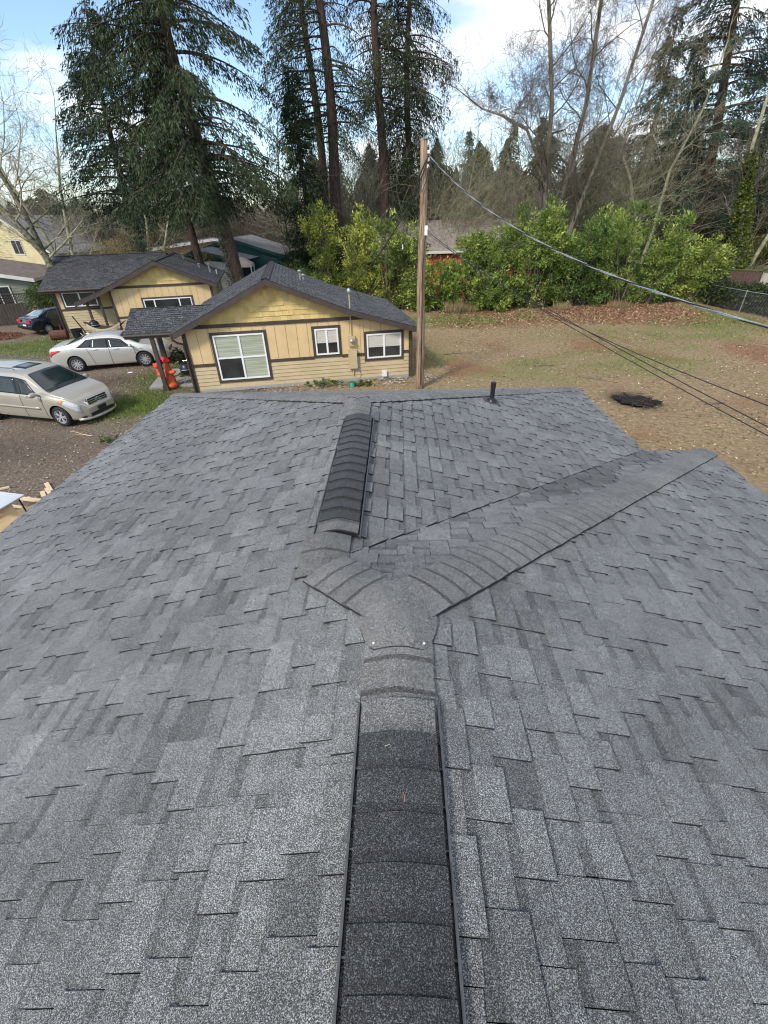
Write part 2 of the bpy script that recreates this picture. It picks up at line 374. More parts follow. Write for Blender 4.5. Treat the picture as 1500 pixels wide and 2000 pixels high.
# the hip at the far left end runs from RE at 45 degrees outward: plane keeps y <= YE + (A2-x)
def hp_left3(c):
    h = [(-1, 0, -XL), (0, -1, -YB), (SR, SR, SR*(A2+YE))]
    if c[1] > YS: return h+[(1, 0, A2)]
    return h+([(1, 0, A1), (SR, SR, SR*(A1+YJ))] if c[0] > A2-.3 else [(1, 0, A1)])
P += shingle_plane((A1, 0, Z1), (-1, 0), MS, A1-XL, -(YE+WL)-.3, -YB+.3, hp_left3, seed=2, wr=(.12, .31))
# right plane of the near wing
P += shingle_plane((A1, 0, Z1), (1, 0), MS, WR1, YB-.3, YV+.3, [(-1, 0, -A1), (1, 0, XR1), (-SR, SR, SR*(YJ-A1)), (0, -1, -YB)], seed=5, wr=(.12, .31))
# plane that falls away from us between the hip and the valley
FP = shingle_plane((0, YJ, Z1), (0, 1), MS, WR1, -XR2-2, -A2+.6, [(SR, -SR, SR*(A1-YJ)), (-SR, SR, SR*(YS-A2)+.14), (-SR, -SR, -SR*(A1+YJ)), (0, 1, YV)], seed=8, wr=(.10, .26))
for polys, _, tone, ar, c_ in FP:                 # damp stain that collects beside the valley
    dist = (c_[0]-A2-(c_[1]-YS))*SR
    if 1.3 < c_[0] < 4.0 and dist < .26+.22*math.sin(c_[0]*2.1)**2:
        polys[:] = [(t_, b_, tn*.66) for t_, b_, tn in polys]
P += FP
# right plane of the far wing, cut along the closed valley
VP = shingle_plane((A2, 0, Z2), (1, 0), MS, WR2, YS-.4, YE+WR2+.3, [(-1, 0, -A2), (1, 0, XR2), (SR, -SR, SR*(A2-YS)-.02), (-SR, SR, SR*(YE-A2))], seed=12, wr=(.12, .31), thick=.0155, thin=.006)
P += VP
P += shingle_plane((0, YE, Z2), (0, 1), MS, WR2, -(A2+WR2)-.2, -(XL)+.2, [(-SR, -SR, -SR*(A2+YE)), (SR, -SR, SR*(A2-YE)), (0, 1, YE+WR2)], seed=15)
# the pieces that show largest are parts of their own
def seen_size(p):
    c = Vector(p[4])-Vector((0, 0, H)); dd = c.dot(F_)
    if dd < .25: return 0
    x = c.dot(R2)/dd; y = c.dot(U2)/dd
    if abs(x) > .90 or abs(y) > 1.19: return 0
    return p[3]*abs(c.z)/c.length**3
P.sort(key=seen_size, reverse=True)
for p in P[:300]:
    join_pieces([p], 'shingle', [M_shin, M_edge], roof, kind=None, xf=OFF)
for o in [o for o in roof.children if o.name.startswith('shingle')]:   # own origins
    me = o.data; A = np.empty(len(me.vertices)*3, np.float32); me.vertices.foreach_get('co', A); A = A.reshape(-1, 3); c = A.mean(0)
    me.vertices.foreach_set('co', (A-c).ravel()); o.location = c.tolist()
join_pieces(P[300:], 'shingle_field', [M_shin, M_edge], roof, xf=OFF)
# hip and ridge caps
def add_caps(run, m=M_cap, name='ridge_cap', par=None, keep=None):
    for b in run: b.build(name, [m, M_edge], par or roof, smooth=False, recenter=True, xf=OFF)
HD = MS*.7071
VZ = .025                                       # height of the ridge vents
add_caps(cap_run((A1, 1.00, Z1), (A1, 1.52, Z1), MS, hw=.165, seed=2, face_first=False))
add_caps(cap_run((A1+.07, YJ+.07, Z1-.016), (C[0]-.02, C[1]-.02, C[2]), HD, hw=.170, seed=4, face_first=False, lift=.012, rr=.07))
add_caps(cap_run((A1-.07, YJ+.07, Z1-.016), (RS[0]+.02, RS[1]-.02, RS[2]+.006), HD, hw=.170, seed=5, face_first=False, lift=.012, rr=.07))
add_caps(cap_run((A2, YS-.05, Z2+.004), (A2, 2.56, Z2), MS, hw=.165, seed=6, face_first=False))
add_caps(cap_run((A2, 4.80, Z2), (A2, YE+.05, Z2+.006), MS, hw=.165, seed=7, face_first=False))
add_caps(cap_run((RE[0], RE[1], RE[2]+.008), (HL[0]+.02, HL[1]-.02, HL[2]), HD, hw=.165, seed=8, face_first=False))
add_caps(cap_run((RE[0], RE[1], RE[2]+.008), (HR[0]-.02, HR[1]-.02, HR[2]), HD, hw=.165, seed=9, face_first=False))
# the wide patch of cap shingle that covers the junction of ridge and hips
pm = MB(); rows = []
def jz(x, y):
    zl = Z1+MS*(x-A1) if x < A1 else Z1-MS*(x-A1); zf = Z1-MS*(y-YJ)
    return min(zl, zf if y > YJ else 9) if True else 0
N_ = 14; pts = []; al_ = []
outline = []
for k in range(28):
    t = 2*math.pi*k/28; rx, ry = .20, .25
    outline.append((A1+rx*math.cos(t)*(1+.06*math.sin(3*t)), max(1.60+ry*math.sin(t), 1.42)))
def softz(x, y):
    e = .05; return sum(jz(x+dx, y+dy) for dx in (-e, 0, e) for dy in (-e, 0, e))/9
cz = (A1, 1.60)
rings = [.0, .3, .55, .78, 1.0]; vs = []; nn = 28
for q in rings:
    for (x, y) in outline:
        X = cz[0]+(x-cz[0])*q; Y = cz[1]+(y-cz[1])*q; vs.append((X, Y, softz(X, Y)+.052-.026*q*q))
pm.v = vs
for a in range(4):
    for k in range(nn):
        j = (k+1) % nn; pm.f.append([a*nn+k, a*nn+j, (a+1)*nn+j, (a+1)*nn+k]); pm.m.append(0); pm.t.append(.97)
b0 = len(pm.v); pm.v += [(x, y, softz(x, y)+.001) for x, y in outline]
for k in range(nn):
    j = (k+1) % nn; pm.f.append([4*nn+k, 4*nn+j, b0+j, b0+k]); pm.m.append(1); pm.t.append(1)
pm.build('junction_patch', [M_cap, M_edge], roof, smooth=False, xf=OFF)
for (x, y) in ((-.13, 1.45), (.115, 1.45)):
    n_ = MB(); z = Z1-MS*abs(x-A1)+.034; n_.lathe([(.001, .004), (.0055, .003), (.006, 0), (.003, -.006)], 10, c=(x, y, z)); n_.build('nail_head', M_white, roof, recenter=True, xf=OFF)
# ridge vents: a black plastic core with side rails, fins and its own caps
def ridge_vent(x, y0, y1, z, hw, seed, cap_mats, face_first, lift):
    core = MB()
    for s in (-1, 1):
        a = [(x, y0+.012, z+lift-.007), (x+s*(hw-.014), y0+.012, z-MS*(hw-.014)+lift-.007), (x+s*(hw-.014), y1, z-MS*(hw-.014)+lift-.007), (x, y1, z+lift-.007)]
        core.prism(a, [(p[0], p[1], p[2]-.022) for p in a])
    v = core.build('ridge_vent', M_plast, house, xf=OFF)
    L = y1-y0; n = int(L/.142); ex = L/n; r = random.Random(seed)
    runs = cap_run((x, y0, z), (x, y1, z), MS, hw=hw-.013, lift=lift, expo=.142, face_first=face_first, seed=seed, butt0=.009 if y0 < 0 else .012, upz=.003, dirt=.80 if y0 < 0 else .6, rr=.08 if y0 < 0 else .035)  # dirt also carries the painted step shade of the vent caps
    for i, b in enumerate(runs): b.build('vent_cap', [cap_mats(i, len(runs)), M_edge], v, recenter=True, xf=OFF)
    for s in (-1, 1):
        xo = x+s*(hw+.004); zo = z-MS*(hw+.004)
        rl = MB(); rl.box(xo-.0045, xo+.0045, y0-.004, y1+.004, zo+.002, zo+.034); rl.build('side_rail', M_plastg, v, recenter=True, xf=OFF)
        fl = MB(); xa, xb = sorted((x+s*(hw-.014), xo-s*.0045)); fl.box(xa, xb, y0, y1, zo+.001, zo+.006); fl.build('vent_channel', M_plast, v, recenter=True, xf=OFF)
        k = int(L/.128)
        for i in range(k+1):
            y = y0+.004+(L-.008)*i/k; fb = MB(); fb.box(xa-.001, xb+.001, y-.0025, y+.0025, zo+.006, zo+.0285); fb.build('vent_rib', M_plastg, v, recenter=True, xf=OFF)
        tb = MB(); y = y0
        while y < y1:                                    # fine comb teeth along the inner edge
            tb.box(*(sorted((x+s*(hw-.0142), x+s*(hw-.008)))), y, y+.004, zo+.0065, zo+.026); y += .0105
        tb.build('vent_comb', M_plast, v, kind='stuff', xf=OFF)
    return v
ridge_vent(A1, -1.6, 1.135, Z1, .165, 21, lambda i, n: M_cap if i >= n-1 else M_wet, False, VZ)
ridge_vent(-.452, 2.56, 4.80, Z2, .165, 22, lambda i, n: M_cap if i == 0 else M_wet, True, VZ-.002)
# plumbing vent pipe on the far right plane
vp = MB(); px_, py_, pz_ = 1.463, 6.88, 3.216
vp.tube([(px_, py_, pz_-.1), (px_, py_, pz_+.31)], .036, 16); vp.tube([(px_, py_, pz_+.225), (px_, py_, pz_+.312)], .042, 16)
pipe = vp.build('vent_pipe', M_plast, house, smooth=False, xf=OFF)
fb = MB(); q = .13
fb.prism([(px_-q, py_-q, pz_+MS*q+.016), (px_+q, py_-q, pz_-MS*q+.016), (px_+q, py_+q, pz_-MS*q+.016), (px_-q, py_+q, pz_+MS*q+.016)], [(px_-q, py_-q, pz_+MS*q), (px_+q, py_-q, pz_-MS*q), (px_+q, py_+q, pz_-MS*q), (px_-q, py_+q, pz_+MS*q)])
fb.build('pipe_flashing', M_plastg, pipe, xf=OFF)
bt = MB(); bt.lathe([(.085, -.01), (.075, .03), (.046, .055), (.038, .06)], 16, c=(px_, py_, pz_+.01)); bt.build('pipe_boot', M_plast, pipe, smooth=True, xf=OFF)
# eaves, gutters and walls below the roof
fa = MB(); e = .02
ev = [((XL, YB, ze_l), (XL, HL[1], ze_l)), ((HL[0], HL[1], ze_l), (HR[0], HL[1]-0, ze_l)), ((XR2, HR[1], HR[2]), (XR2, YV, HR[2])), ((XR2, YV, ze_r), (XR1, YV, ze_r)), ((XR1, YV, ze_r), (XR1, YB, ze_r))]
for k, (a, b) in enumerate(ev):
    if k == 1: continue
    x0, x1 = sorted((a[0], b[0])); y0, y1 = sorted((a[1], b[1]))
    m = MB(); m.box(x0-e*.5, x1+e*.5, y0-e*.5, y1+e*.5, a[2]-.22, a[2]-.055); m.build('fascia', M_brown, house, recenter=True, xf=OFF)
m = MB(); yb = YE+WR2; m.box(XL+.1, XR2-.1, yb, yb+.02, HR[2]-.24, HR[2]-.06); m.build('fascia', M_brown, house, recenter=True, xf=OFF)
g = MB(); ww = .5
for (x0, x1, y0, y1) in ((XL+ww, XR2-ww, YB+.5, YE+WR2-ww), (XR2-ww, XR1-ww, YB+.5, YV-ww)): g.box(x0, x1, y0, y1, -.1, ze_l-.06)
g.build('wall', M_clap, house, xf=OFF)
# service mast that carries the overhead wires, on the right slope
mast = MB(); mx0, my0 = 4.45, 3.6; mz0 = Z1-MS*mx0
mast.tube([(mx0, my0, mz0-.1), (mx0, my0, 4.55)], .03, 12); mast.lathe([(.03, 0), (.07, .02), (.07, .08), (.03, .13), (.001, .14)], 12, c=(mx0, my0, 4.5))
mast.build('service_mast', M_metal, house, xf=OFF)
# small debris lying on the shingles
for i, (x, y, L, a, c) in enumerate([(.012, .73, .032, 1.55, (.42, .17, .10)), (-1.02, 1.62, .05, .9, (.16, .12, .08)), (-.9, 2.9, .05, 1.1, (.3, .25, .17)), (-.55, .62, .03, .3, (.45, .42, .3)), (-.62, .60, .02, 1.2, (.5, .47, .36)),
                                     (.80, 1.72, .045, .5, (.3, .24, .15)), (-.22, .33, .03, .2, (.5, .46, .36)), (-.06, .93, .02, .1, (.45, .4, .3)), (.62, 1.9, .05, .8, (.4, .3, .15)), (.55, 1.80, .04, .75, (.4, .33, .2))]):
    b = MB(); z = Z1-MS*abs(x-A1)+(.045 if abs(x) < .15 and y < 1.1 else .014)
    b.tube([(x, y, z), (x+L*.5*math.cos(a), y+L*.5*math.sin(a), z+.003), (x+L*math.cos(a+.2), y+L*math.sin(a+.2), z)], .0011, 5)
    o = b.build('fallen_needle', mat('needle_%d' % i, c, scale=8), None, recenter=True)
    pos = ['orange needle lying on the near ridge vent cap', 'dark crooked twig on the left slope beside the junction', 'pale straw on the left slope beside the far vent', 'short pale chip left of the near vent', 'tiny pale chip next to the left rail of the near vent',
           'thin twig on the right slope below the hip caps', 'curled pale straw against the left rail at the bottom', 'short pale fibre on the upper part of the near vent', 'long dry needle on the lower edge of the hip caps', 'ochre needle at the lower edge of the hip caps near the junction'][i]
    tag(o, pos, 'needle')

# ================================================================== GROUND
def fbm(x, y, s, seed=0, o=4):
    v = np.zeros_like(x); a = 1.0; t = 0
    r = np.random.default_rng(seed)
    for k in range(o):
        for j in range(3):
            th = r.uniform(0, 6.28); ph = r.uniform(0, 6.28); f = s*(2**k)*r.uniform(.7, 1.3)
            v += a*np.sin((x*np.cos(th)+y*np.sin(th))*f+ph+1.7*np.sin((x*np.sin(th)-y*np.cos(th))*f*.6+ph*2))
        t += a*1.8; a *= .55
    return v/t
def sm(a, b, x): t = np.clip((x-a)/(b-a), 0, 1); return t*t*(3-2*t)
fine_x = np.arange(-34, 30.01, .3); fine_y = np.arange(-6, 42.01, .3)
gx = np.concatenate([[-700, -350, -160, -90, -60, -45], fine_x, [40, 55, 90, 160, 350, 700]])
gy_ = np.concatenate([[-600, -200, -60, -20], fine_y, [50, 65, 90, 150, 300, 700]])
GX, GY = np.meshgrid(gx, gy_); 
zn = .035*fbm(GX, GY, 1.1, 1)+.02*fbm(GX, GY, 4, 2)
inner = (sm(-34, -30, GX)*(1-sm(26, 30, GX))*sm(-6, -3, GY)*(1-sm(38, 42, GY)))
GZ = zn*inner-.10*np.exp(-(((GX-8.4+.25*(GY-15.8))/.62)**2+((GY-15.75)/.7)**2)**2)
nx, ny = len(gx), len(gy_)
idx = np.arange(nx*ny).reshape(ny, nx)
GF = np.stack([idx[:-1, :-1], idx[:-1, 1:], idx[1:, 1:], idx[1:, :-1]], -1).reshape(-1, 4)
gm = np_mesh('ground', np.stack([GX, GY, GZ], -1).reshape(-1, 3), GF, smooth=True)
def zones(x, y):
    n = fbm(x, y, .55, 5); n2 = fbm(x, y, 1.6, 9)
    grav = (1-sm(-6.5, -4.5, x+1.2*n))
    grass = np.zeros_like(x)
    grass += np.exp(-(((x+9.6)/1.5)**2+((y-16.0)/1.25)**2))*1.25                       # patch beside the porch post
    grass += np.exp(-(((x+10.0)/1.3)**2+((y-19.8)/1.4)**2))*.7
    grass += np.exp(-(((x+17.8)/3.2)**2+((y-27.6)/1.2)**2))*1.1                        # strip before the second cottage
    grass += np.exp(-(((x+20.5)/2.6)**2+((y-25.3)/1.3)**2))*1.0+np.exp(-(((x+16.5)/2.4)**2+((y-23.6)/.7)**2))*.7
    grass += np.exp(-(((x+.6)/9)**2+((y-31.2)/1.3)**2))*.8*(x > -5)+np.exp(-(((x-20.5)/1.1)**2+((y-30.5)/3.2)**2))*.9
    grass += np.exp(-(((x-1.3)/1.2)**2+((y-22)/3.4)**2))*.35+.5*sm(.0, .8, n)*(x > 0)*sm(14, 20, y)
    grass += np.exp(-(((x-12)/4)**2+((y-26)/2)**2))*.35
    grass = np.clip(grass*(1+.5*n2), 0, 1)
    red = sm(27, 31.5, y+1.2*n)*sm(1.5, 4, x)*(1-sm(18, 21, x))*(1-sm(40, 44, y)); red = np.maximum(red, .75*np.exp(-(((x+25.5)/2.0)**2+((y-28.5)/1.4)**2)))
    red = np.maximum(red, .75*sm(.05, .8, fbm(x, y, .8, 33))*(x > 2))
    wet = np.exp(-(((x-8.45+.25*(y-15.8))/.70)**2+((y-15.75)/.85)**2))*1.7*(1+.35*n2)
    wet = np.clip(wet, 0, 1)**1.5
    mud = np.clip(np.exp(-(((x+12)/2.4)**2+((y-19.0)/1.0)**2))+.8*np.exp(-(((x+12)/2.5)**2+((y-12.2)/1.3)**2)), 0, 1)
    return grav, grass, red, wet, mud
z_ = zones(GX, GY)
for nm, a in zip(('gravel', 'grass', 'red', 'wet', 'mud'), z_):
    gm.attributes.new(nm, 'FLOAT', 'POINT').data.foreach_set('value', a.astype(np.float32).ravel())
mg_ = bpy.data.materials.new('ground'); mg_.use_nodes = True; N = mg_.node_tree.nodes; L = mg_.node_tree.links; Pn = N['Principled BSDF']
geo = N.new('ShaderNodeNewGeometry')
def noise(s, det=5, r=.6):
    n = N.new('ShaderNodeTexNoise'); n.inputs['Scale'].default_value = s; n.inputs['Detail'].default_value = det; n.inputs['Roughness'].default_value = r
    L.new(geo.outputs['Position'], n.inputs['Vector']); return n.outputs['Fac']
def ramp(fac, *st):
    r = N.new('ShaderNodeValToRGB'); e = r.color_ramp.elements
    e[0].position, e[0].color = st[0][0], (*st[0][1], 1); e[1].position, e[1].color = st[-1][0], (*st[-1][1], 1)
    for p, c in st[1:-1]: k = e.new(p); k.color = (*c, 1)
    L.new(fac, r.inputs[0]); return r.outputs[0]
def mixc(f, a, b):
    m = N.new('ShaderNodeMix'); m.data_type = 'RGBA'; L.new(f, m.inputs[0]); L.new(a, m.inputs[6]); L.new(b, m.inputs[7]); return m.outputs[2]
def att(n): a = N.new('ShaderNodeAttribute'); a.attribute_name = n; return a.outputs['Fac']
yard = mixc(noise(.5), ramp(noise(7, 9, .72), (.3, (.110, .068, .040)), (.5, (.285, .188, .108)), (.7, (.48, .35, .225))), ramp(noise(6, 9, .72), (.3, (.095, .074, .034)), (.5, (.245, .190, .095)), (.7, (.42, .34, .205))))
gravel = ramp(noise(13, 10, .78), (.32, (.050, .036, .025)), (.5, (.165, .125, .090)), (.68, (.36, .295, .225)))
grassc = ramp(noise(14, 8, .7), (.32, (0.058, 0.072, 0.018)), (.5, (0.150, 0.176, 0.042)), (.68, (0.247, 0.273, 0.085)))
redc = ramp(noise(8, 8, .75), (.33, (0.083, 0.041, 0.024)), (.5, (0.225, 0.102, 0.054)), (.68, (0.375, 0.195, 0.112)))
mudc = ramp(noise(5, 6, .6), (.35, (0.060, 0.044, 0.033)), (.6, (0.128, 0.093, 0.068)))
wetc = ramp(noise(9, 5), (.4, (.008, .007, .007)), (.6, (.03, .022, .018)))
c = mixc(att('gravel'), yard, gravel); c = mixc(att('mud'), c, mudc); c = mixc(att('red'), c, redc); c = mixc(att('grass'), c, grassc); c = mixc(att('wet'), c, wetc)
L.new(c, Pn.inputs['Base Color'])
rr = N.new('ShaderNodeMapRange'); rr.inputs[3].default_value = .95; rr.inputs[4].default_value = .22; L.new(att('wet'), rr.inputs[0]); L.new(rr.outputs[0], Pn.inputs['Roughness'])
Pn.inputs['Specular IOR Level'].default_value = .3
bp = N.new('ShaderNodeBump'); bp.inputs['Distance'].default_value = .05; L.new(noise(13, 9, .75), bp.inputs['Height']); L.new(bp.outputs[0], Pn.inputs['Normal'])
link('ground', gm, None, [mg_], kind='structure')
def gz_at(x, y): return .0

# ================================================================== THE TWO YELLOW COTTAGES
def window(parent, u0, u1, z0, z1, v, cols, rows, glass, label=None, trim=.10, split=None, rev=False):
    """window part: dark trim > white frame, panes. wall face at v, outward is -v"""
    t = MB(); y0, y1 = v-.045, v-.002
    for (a, b, c, d) in ((u0-trim, u1+trim, z1, z1+trim), (u0-trim, u1+trim, z0-trim, z0), (u0-trim, u0, z0, z1), (u1, u1+trim, z0, z1)): t.box(a, b, y0, y1, c, d)
    w = t.build('window', M_brown, parent, label=label)
    f = MB(); fw = .055; ya, yb = v-.062, v-.004
    for (a, b, c, d) in ((u0, u1, z1-fw, z1), (u0, u1, z0, z0+fw), (u0, u0+fw, z0+fw, z1-fw), (u1-fw, u1, z0+fw, z1-fw)): f.box(a, b, ya, yb, c, d)
    cu = [u0+fw+(u1-u0-2*fw)*k/cols for k in range(cols+1)] if split is None else [u0+fw]+[u0+(u1-u0)*s for s in split]+[u1-fw]
    cz = [z0+fw+(z1-z0-2*fw)*k/rows for k in range(rows+1)]
    for c in cu[1:-1]: f.box(c-.035, c+.035, ya+.004, yb, z0+fw, z1-fw)
    for c in cz[1:-1]:
        for k in range(len(cu)-1): f.box(cu[k]+(.035 if k else 0), cu[k+1]-(.035 if k < len(cu)-2 else 0), ya+.006, yb, c-.03, c+.03)
    f.build('window_frame', M_white, w)
    k = 0
    for i in range(len(cu)-1):
        for j in range(len(cz)-1):
            g = MB(); a = cu[i]+(.035 if i else 0); b = cu[i+1]-(.035 if i < len(cu)-2 else 0); c = cz[j]+(.03 if j else 0); d = cz[j+1]-(.03 if j < len(cz)-2 else 0)
            g.box(a, b, v-.030, v-.012, c, d); kind_ = glass[k % len(glass)]; k += 1
            o = g.build('pane', {'d': M_glass, 'b': M_glassb, 'h': M_glass}[kind_], w)
            if kind_ == 'h':                           # blind pulled half way down behind the glass
                h = MB(); h.box(a, b, v-.034, v-.0305, c+(d-c)*.45, d); h.build('blind', M_blindw, w)
    return w
M_blindw = mat('cream_blind', (.50, .47, .40), (.56, .53, .46), scale=(3), rough=.3, stretch=(1, 1, 14))
def roofz(prof, u):
    for (a, za), (b, zb) in zip(prof, prof[1:]):
        if a <= u <= b: return za+(zb-za)*(u-a)/(b-a)
    return prof[-1][1] if u > prof[-1][0] else prof[0][1]
def clad_wall(par, u0, u1, v, z0, zmid, ztrim, prof, wins, panel=.41, shake=True, seed=1, trim_u=None, skip_low=None):
    """clapboards below, vertical panels above, shakes in the gable; wall outer face at v facing -v"""
    r = random.Random(seed)
    def gaps(za, zb, a, b):
        seg = [(a, b)]
        for (w0, w1, y0, y1) in wins:
            if y0-.1 < zb and y1+.1 > za:
                ns = []
                for (p, q) in seg:
                    if w1+.1 <= p or w0-.1 >= q: ns.append((p, q)); continue
                    if w0-.1 > p: ns.append((p, w0-.1))
                    if w1+.1 < q: ns.append((w1+.1, q))
                seg = ns
        return seg
    z = z0; ex = (zmid-z0)/round((zmid-z0)/.15)
    while z < zmid-.01:
        for (a, b) in gaps(z, z+ex, u0, u1):
            if b-a < .03: continue
            m = MB(); m.prism([(a+.002, v-.032, z), (b-.002, v-.032, z), (b-.002, v-.006, z+ex+.01), (a+.002, v-.006, z+ex+.01)], [(a+.002, v-.002, z), (b-.002, v-.002, z), (b-.002, v-.001, z+ex+.01), (a+.002, v-.001, z+ex+.01)])
            m.build('clapboard', M_clap, par)
        z += ex
    for (a, b) in gaps(zmid, zmid+.11, u0, u1):
        m = MB(); m.box(a, b, v-.038, v-.001, zmid+.001, zmid+.11); m.build('trim_band', M_brown, par)
    u = u0
    while u < u1-.02:
        a, b = u, min(u+panel, u1); u += panel
        zs = [(zmid+.111, ztrim)]
        for (w0, w1, y0, y1) in wins:
            if w0-.1 < b-.03 and w1+.1 > a+.03 and y1 > zmid:
                zs = [(zmid+.111, max(y0-.1, zmid+.111)), (y1+.1, ztrim)] if True else zs
                if w0-.1 > a+.05 and w0-.1 < b: zs.append(('L', a, w0-.1))
                if w1+.1 < b-.05 and w1+.1 > a: zs.append(('R', w1+.1, b))
        for s in zs:
            if s[0] in ('L', 'R'): aa, bb, za, zb = s[1], s[2], zmid+.111, ztrim
            else: aa, bb, za, zb = a, b, s[0], s[1]
            zl, zr = min(zb, roofz(prof, aa)-.03), min(zb, roofz(prof, bb)-.03)
            if min(zl, zr)-za < .04: continue
            if s[0] not in ('L', 'R') and any(w0-.1 < bb-.03 and w1+.1 > aa+.03 and (w0-.1 > aa or w1+.1 < bb) and y1 > zmid for (w0, w1, y0, y1) in wins):
                for (w0, w1, y0, y1) in wins:
                    if w0-.1 < bb-.03 and w1+.1 > aa+.03:
                        if w0-.1 > aa: aa = w0-.1
                        if w1+.1 < bb: bb = w1+.1
            m = MB(); m.prism([(aa+.010, v-.018, za), (bb-.010, v-.018, za), (bb-.010, v-.018, zr), (aa+.010, v-.018, zl)], [(aa+.008, v-.001, za), (bb-.008, v-.001, za), (bb-.008, v-.001, zr), (aa+.008, v-.001, zl)])
            m.build('siding_panel', M_tan, par)
    ta, tb = trim_u
    m = MB(); m.box(ta, tb, v-.05, v-.001, ztrim+.001, ztrim+.13); m.build('trim_band', M_brown, par)
    z = ztrim+.131; top = max(p[1] for p in prof)
    while z < top-.1:
        u = ta-r.random()*.2
        while u < tb:
            w = r.uniform(.13, .30); a, b = max(u, ta), min(u+w, tb); u += w
            if b-a < .02: continue
            zl, zr = min(z+.18, roofz(prof, a)-.03), min(z+.18, roofz(prof, b)-.03)
            if zl < z+.01 and zr < z+.01: continue
            zl, zr = max(zl, z+.004), max(zr, z+.004)
            pr = r.uniform(.022, .040); zb = z+r.uniform(-.006, .004)
            m = MB(); m.prism([(a+.002, v-pr, zb), (b-.002, v-pr, zb), (b-.002, v-.008, zr), (a+.002, v-.008, zl)], [(a+.002, v-.001, zb), (b-.002, v-.001, zb), (b-.002, v-.001, zr), (a+.002, v-.001, zl)], tone=r.uniform(.80, 1.06))
            m.build('shake', M_yel, par)
        z += .175
def slab(pts, th=.09, dz=0):
    m = MB(); m.prism([(a, b, c+dz) for a, b, c in pts], [(a, b, c+dz-th) for a, b, c in pts]); return m
def roof_field(parent, orig, down, m, smax, t0, t1, hps, seed, expo=.136, name='shingle_field'):
    P = shingle_plane(orig, down, m, smax, t0, t1, hps, expo=expo, wr=(.14, .34), thin=.005, thick=.014, seed=seed, tonev=.20, dark=.18, darkv=.62)
    return join_pieces(P, name, [M_shinB, M_edge], parent)
def gutter(par, path, r=.06):
    m = MB(); m.tube(path, r, 8); return m.build('gutter', M_brown, par)

# ---- near cottage
AA = rad(11.744); OA = (-8.04, 17.25, 0.0)
cotA = thing('yellow_cottage', OA, 'nearer yellow cottage with three front windows, standing beside the utility pole', 'house', 'yellow cottages', AA)
profA = [(-.25, 2.33), (3.32, 3.97), (6.2, 2.83), (9.02, 2.0)]
wallprof = [(0, 2.36), (3.32, 3.88), (6.2, 2.74), (8.75, 1.99)]
wl_ = MB(); fr = [(0, 0), (8.75, 0), (8.75, 1.90), (6.2, 2.66), (3.32, 3.80), (0, 2.28)]
wl_.prism([(u, 0, z) for u, z in fr], [(u, 7.0, z) for u, z in fr]); wl_.build('wall', M_clap, cotA)
winsA = [(1.06, 2.94, .44, 2.12), (4.87, 5.78, 1.15, 2.13), (6.90, 8.31, .88, 1.82)]
clad_wall(cotA, .10, 8.65, 0, .12, 1.0, 2.38, wallprof, winsA, trim_u=(.25, 6.95), seed=4)
window(cotA, *winsA[0], 0, 2, 2, 'dbbb', label='large four-pane window with pale green blinds')
window(cotA, *winsA[1], 0, 2, 1, 'hh', label='small two-pane window')
window(cotA, *winsA[2], 0, 2, 1, 'hh', label='wide two-pane window with half-drawn blinds')
for u in (0, 8.65):
    m = MB(); m.box(u-.02, u+.12, -.06, .12, 0, roofz(wallprof, u)-.06); m.build('corner_board', M_brown, cotA)
m = MB(); m.box(-.02, 8.77, -.03, 7.02, 0, .12); m.build('foundation', M_conc, cotA)
v0, v1 = -.42, 7.3
rfA = MB()
for (a, za), (b, zb) in zip(profA, profA[1:]): rfA.prism([(a, v0, za), (b, v0, zb), (b, v1, zb), (a, v1, za)], [(a, v0, za-.09), (b, v0, zb-.09), (b, v1, zb-.09), (a, v1, za-.09)])
rA = rfA.build('roof', M_edge, cotA)
mL = (3.97-2.33)/3.57; mR1 = (3.97-2.83)/2.88; mR2 = (2.83-2.0)/2.82
roof_field(rA, (3.32, 0, 3.975), (-1, 0), mL, 3.6, -v1, -v0, [(0, -1, -v0+.02), (0, 1, v1)], 31)
roof_field(rA, (3.32, 0, 3.975), (1, 0), mR1, 2.88, v0, v1, [(0, -1, -v0+.02), (0, 1, v1)], 32)
roof_field(rA, (6.2, 0, 2.835), (1, 0), mR2, 2.85, v0, v1, [(0, -1, -v0+.02), (0, 1, v1)], 33)
for b in cap_run((3.32, v0-.01, 3.99), (3.32, v1, 3.99), .42, hw=.15, expo=.2, face_first=True): b.build('ridge_cap', [M_shinB, M_edge], rA, recenter=True)
for (a, za), (b, zb) in zip(profA, profA[1:]):
    for vv in (v0-.03, v1):
        m = MB(); m.prism([(a, vv, za-.012), (b, vv, zb-.012), (b, vv+.03, zb-.012), (a, vv+.03, za-.012)], [(a, vv, za-.20), (b, vv, zb-.20), (b, vv+.03, zb-.20), (a, vv+.03, za-.20)]); m.build('rake_board', M_brown, rA)
gutter(cotA, [(-.30, v0, 2.28), (-.30, 0.5, 2.27)]); gutter(cotA, [(9.07, v0, 1.95), (9.07, v1, 1.95)])
m = MB(); m.tube([(-.30, -.36, 2.24), (-.30, -.34, 2.12), (-.18, -.25, 1.98), (-.02, -.12, 1.90), (-.02, -.11, 1.6), (-.02, -.11, .15), (-.1, -.2, .06)], .04, 8); m.build('downspout', M_brown, cotA)
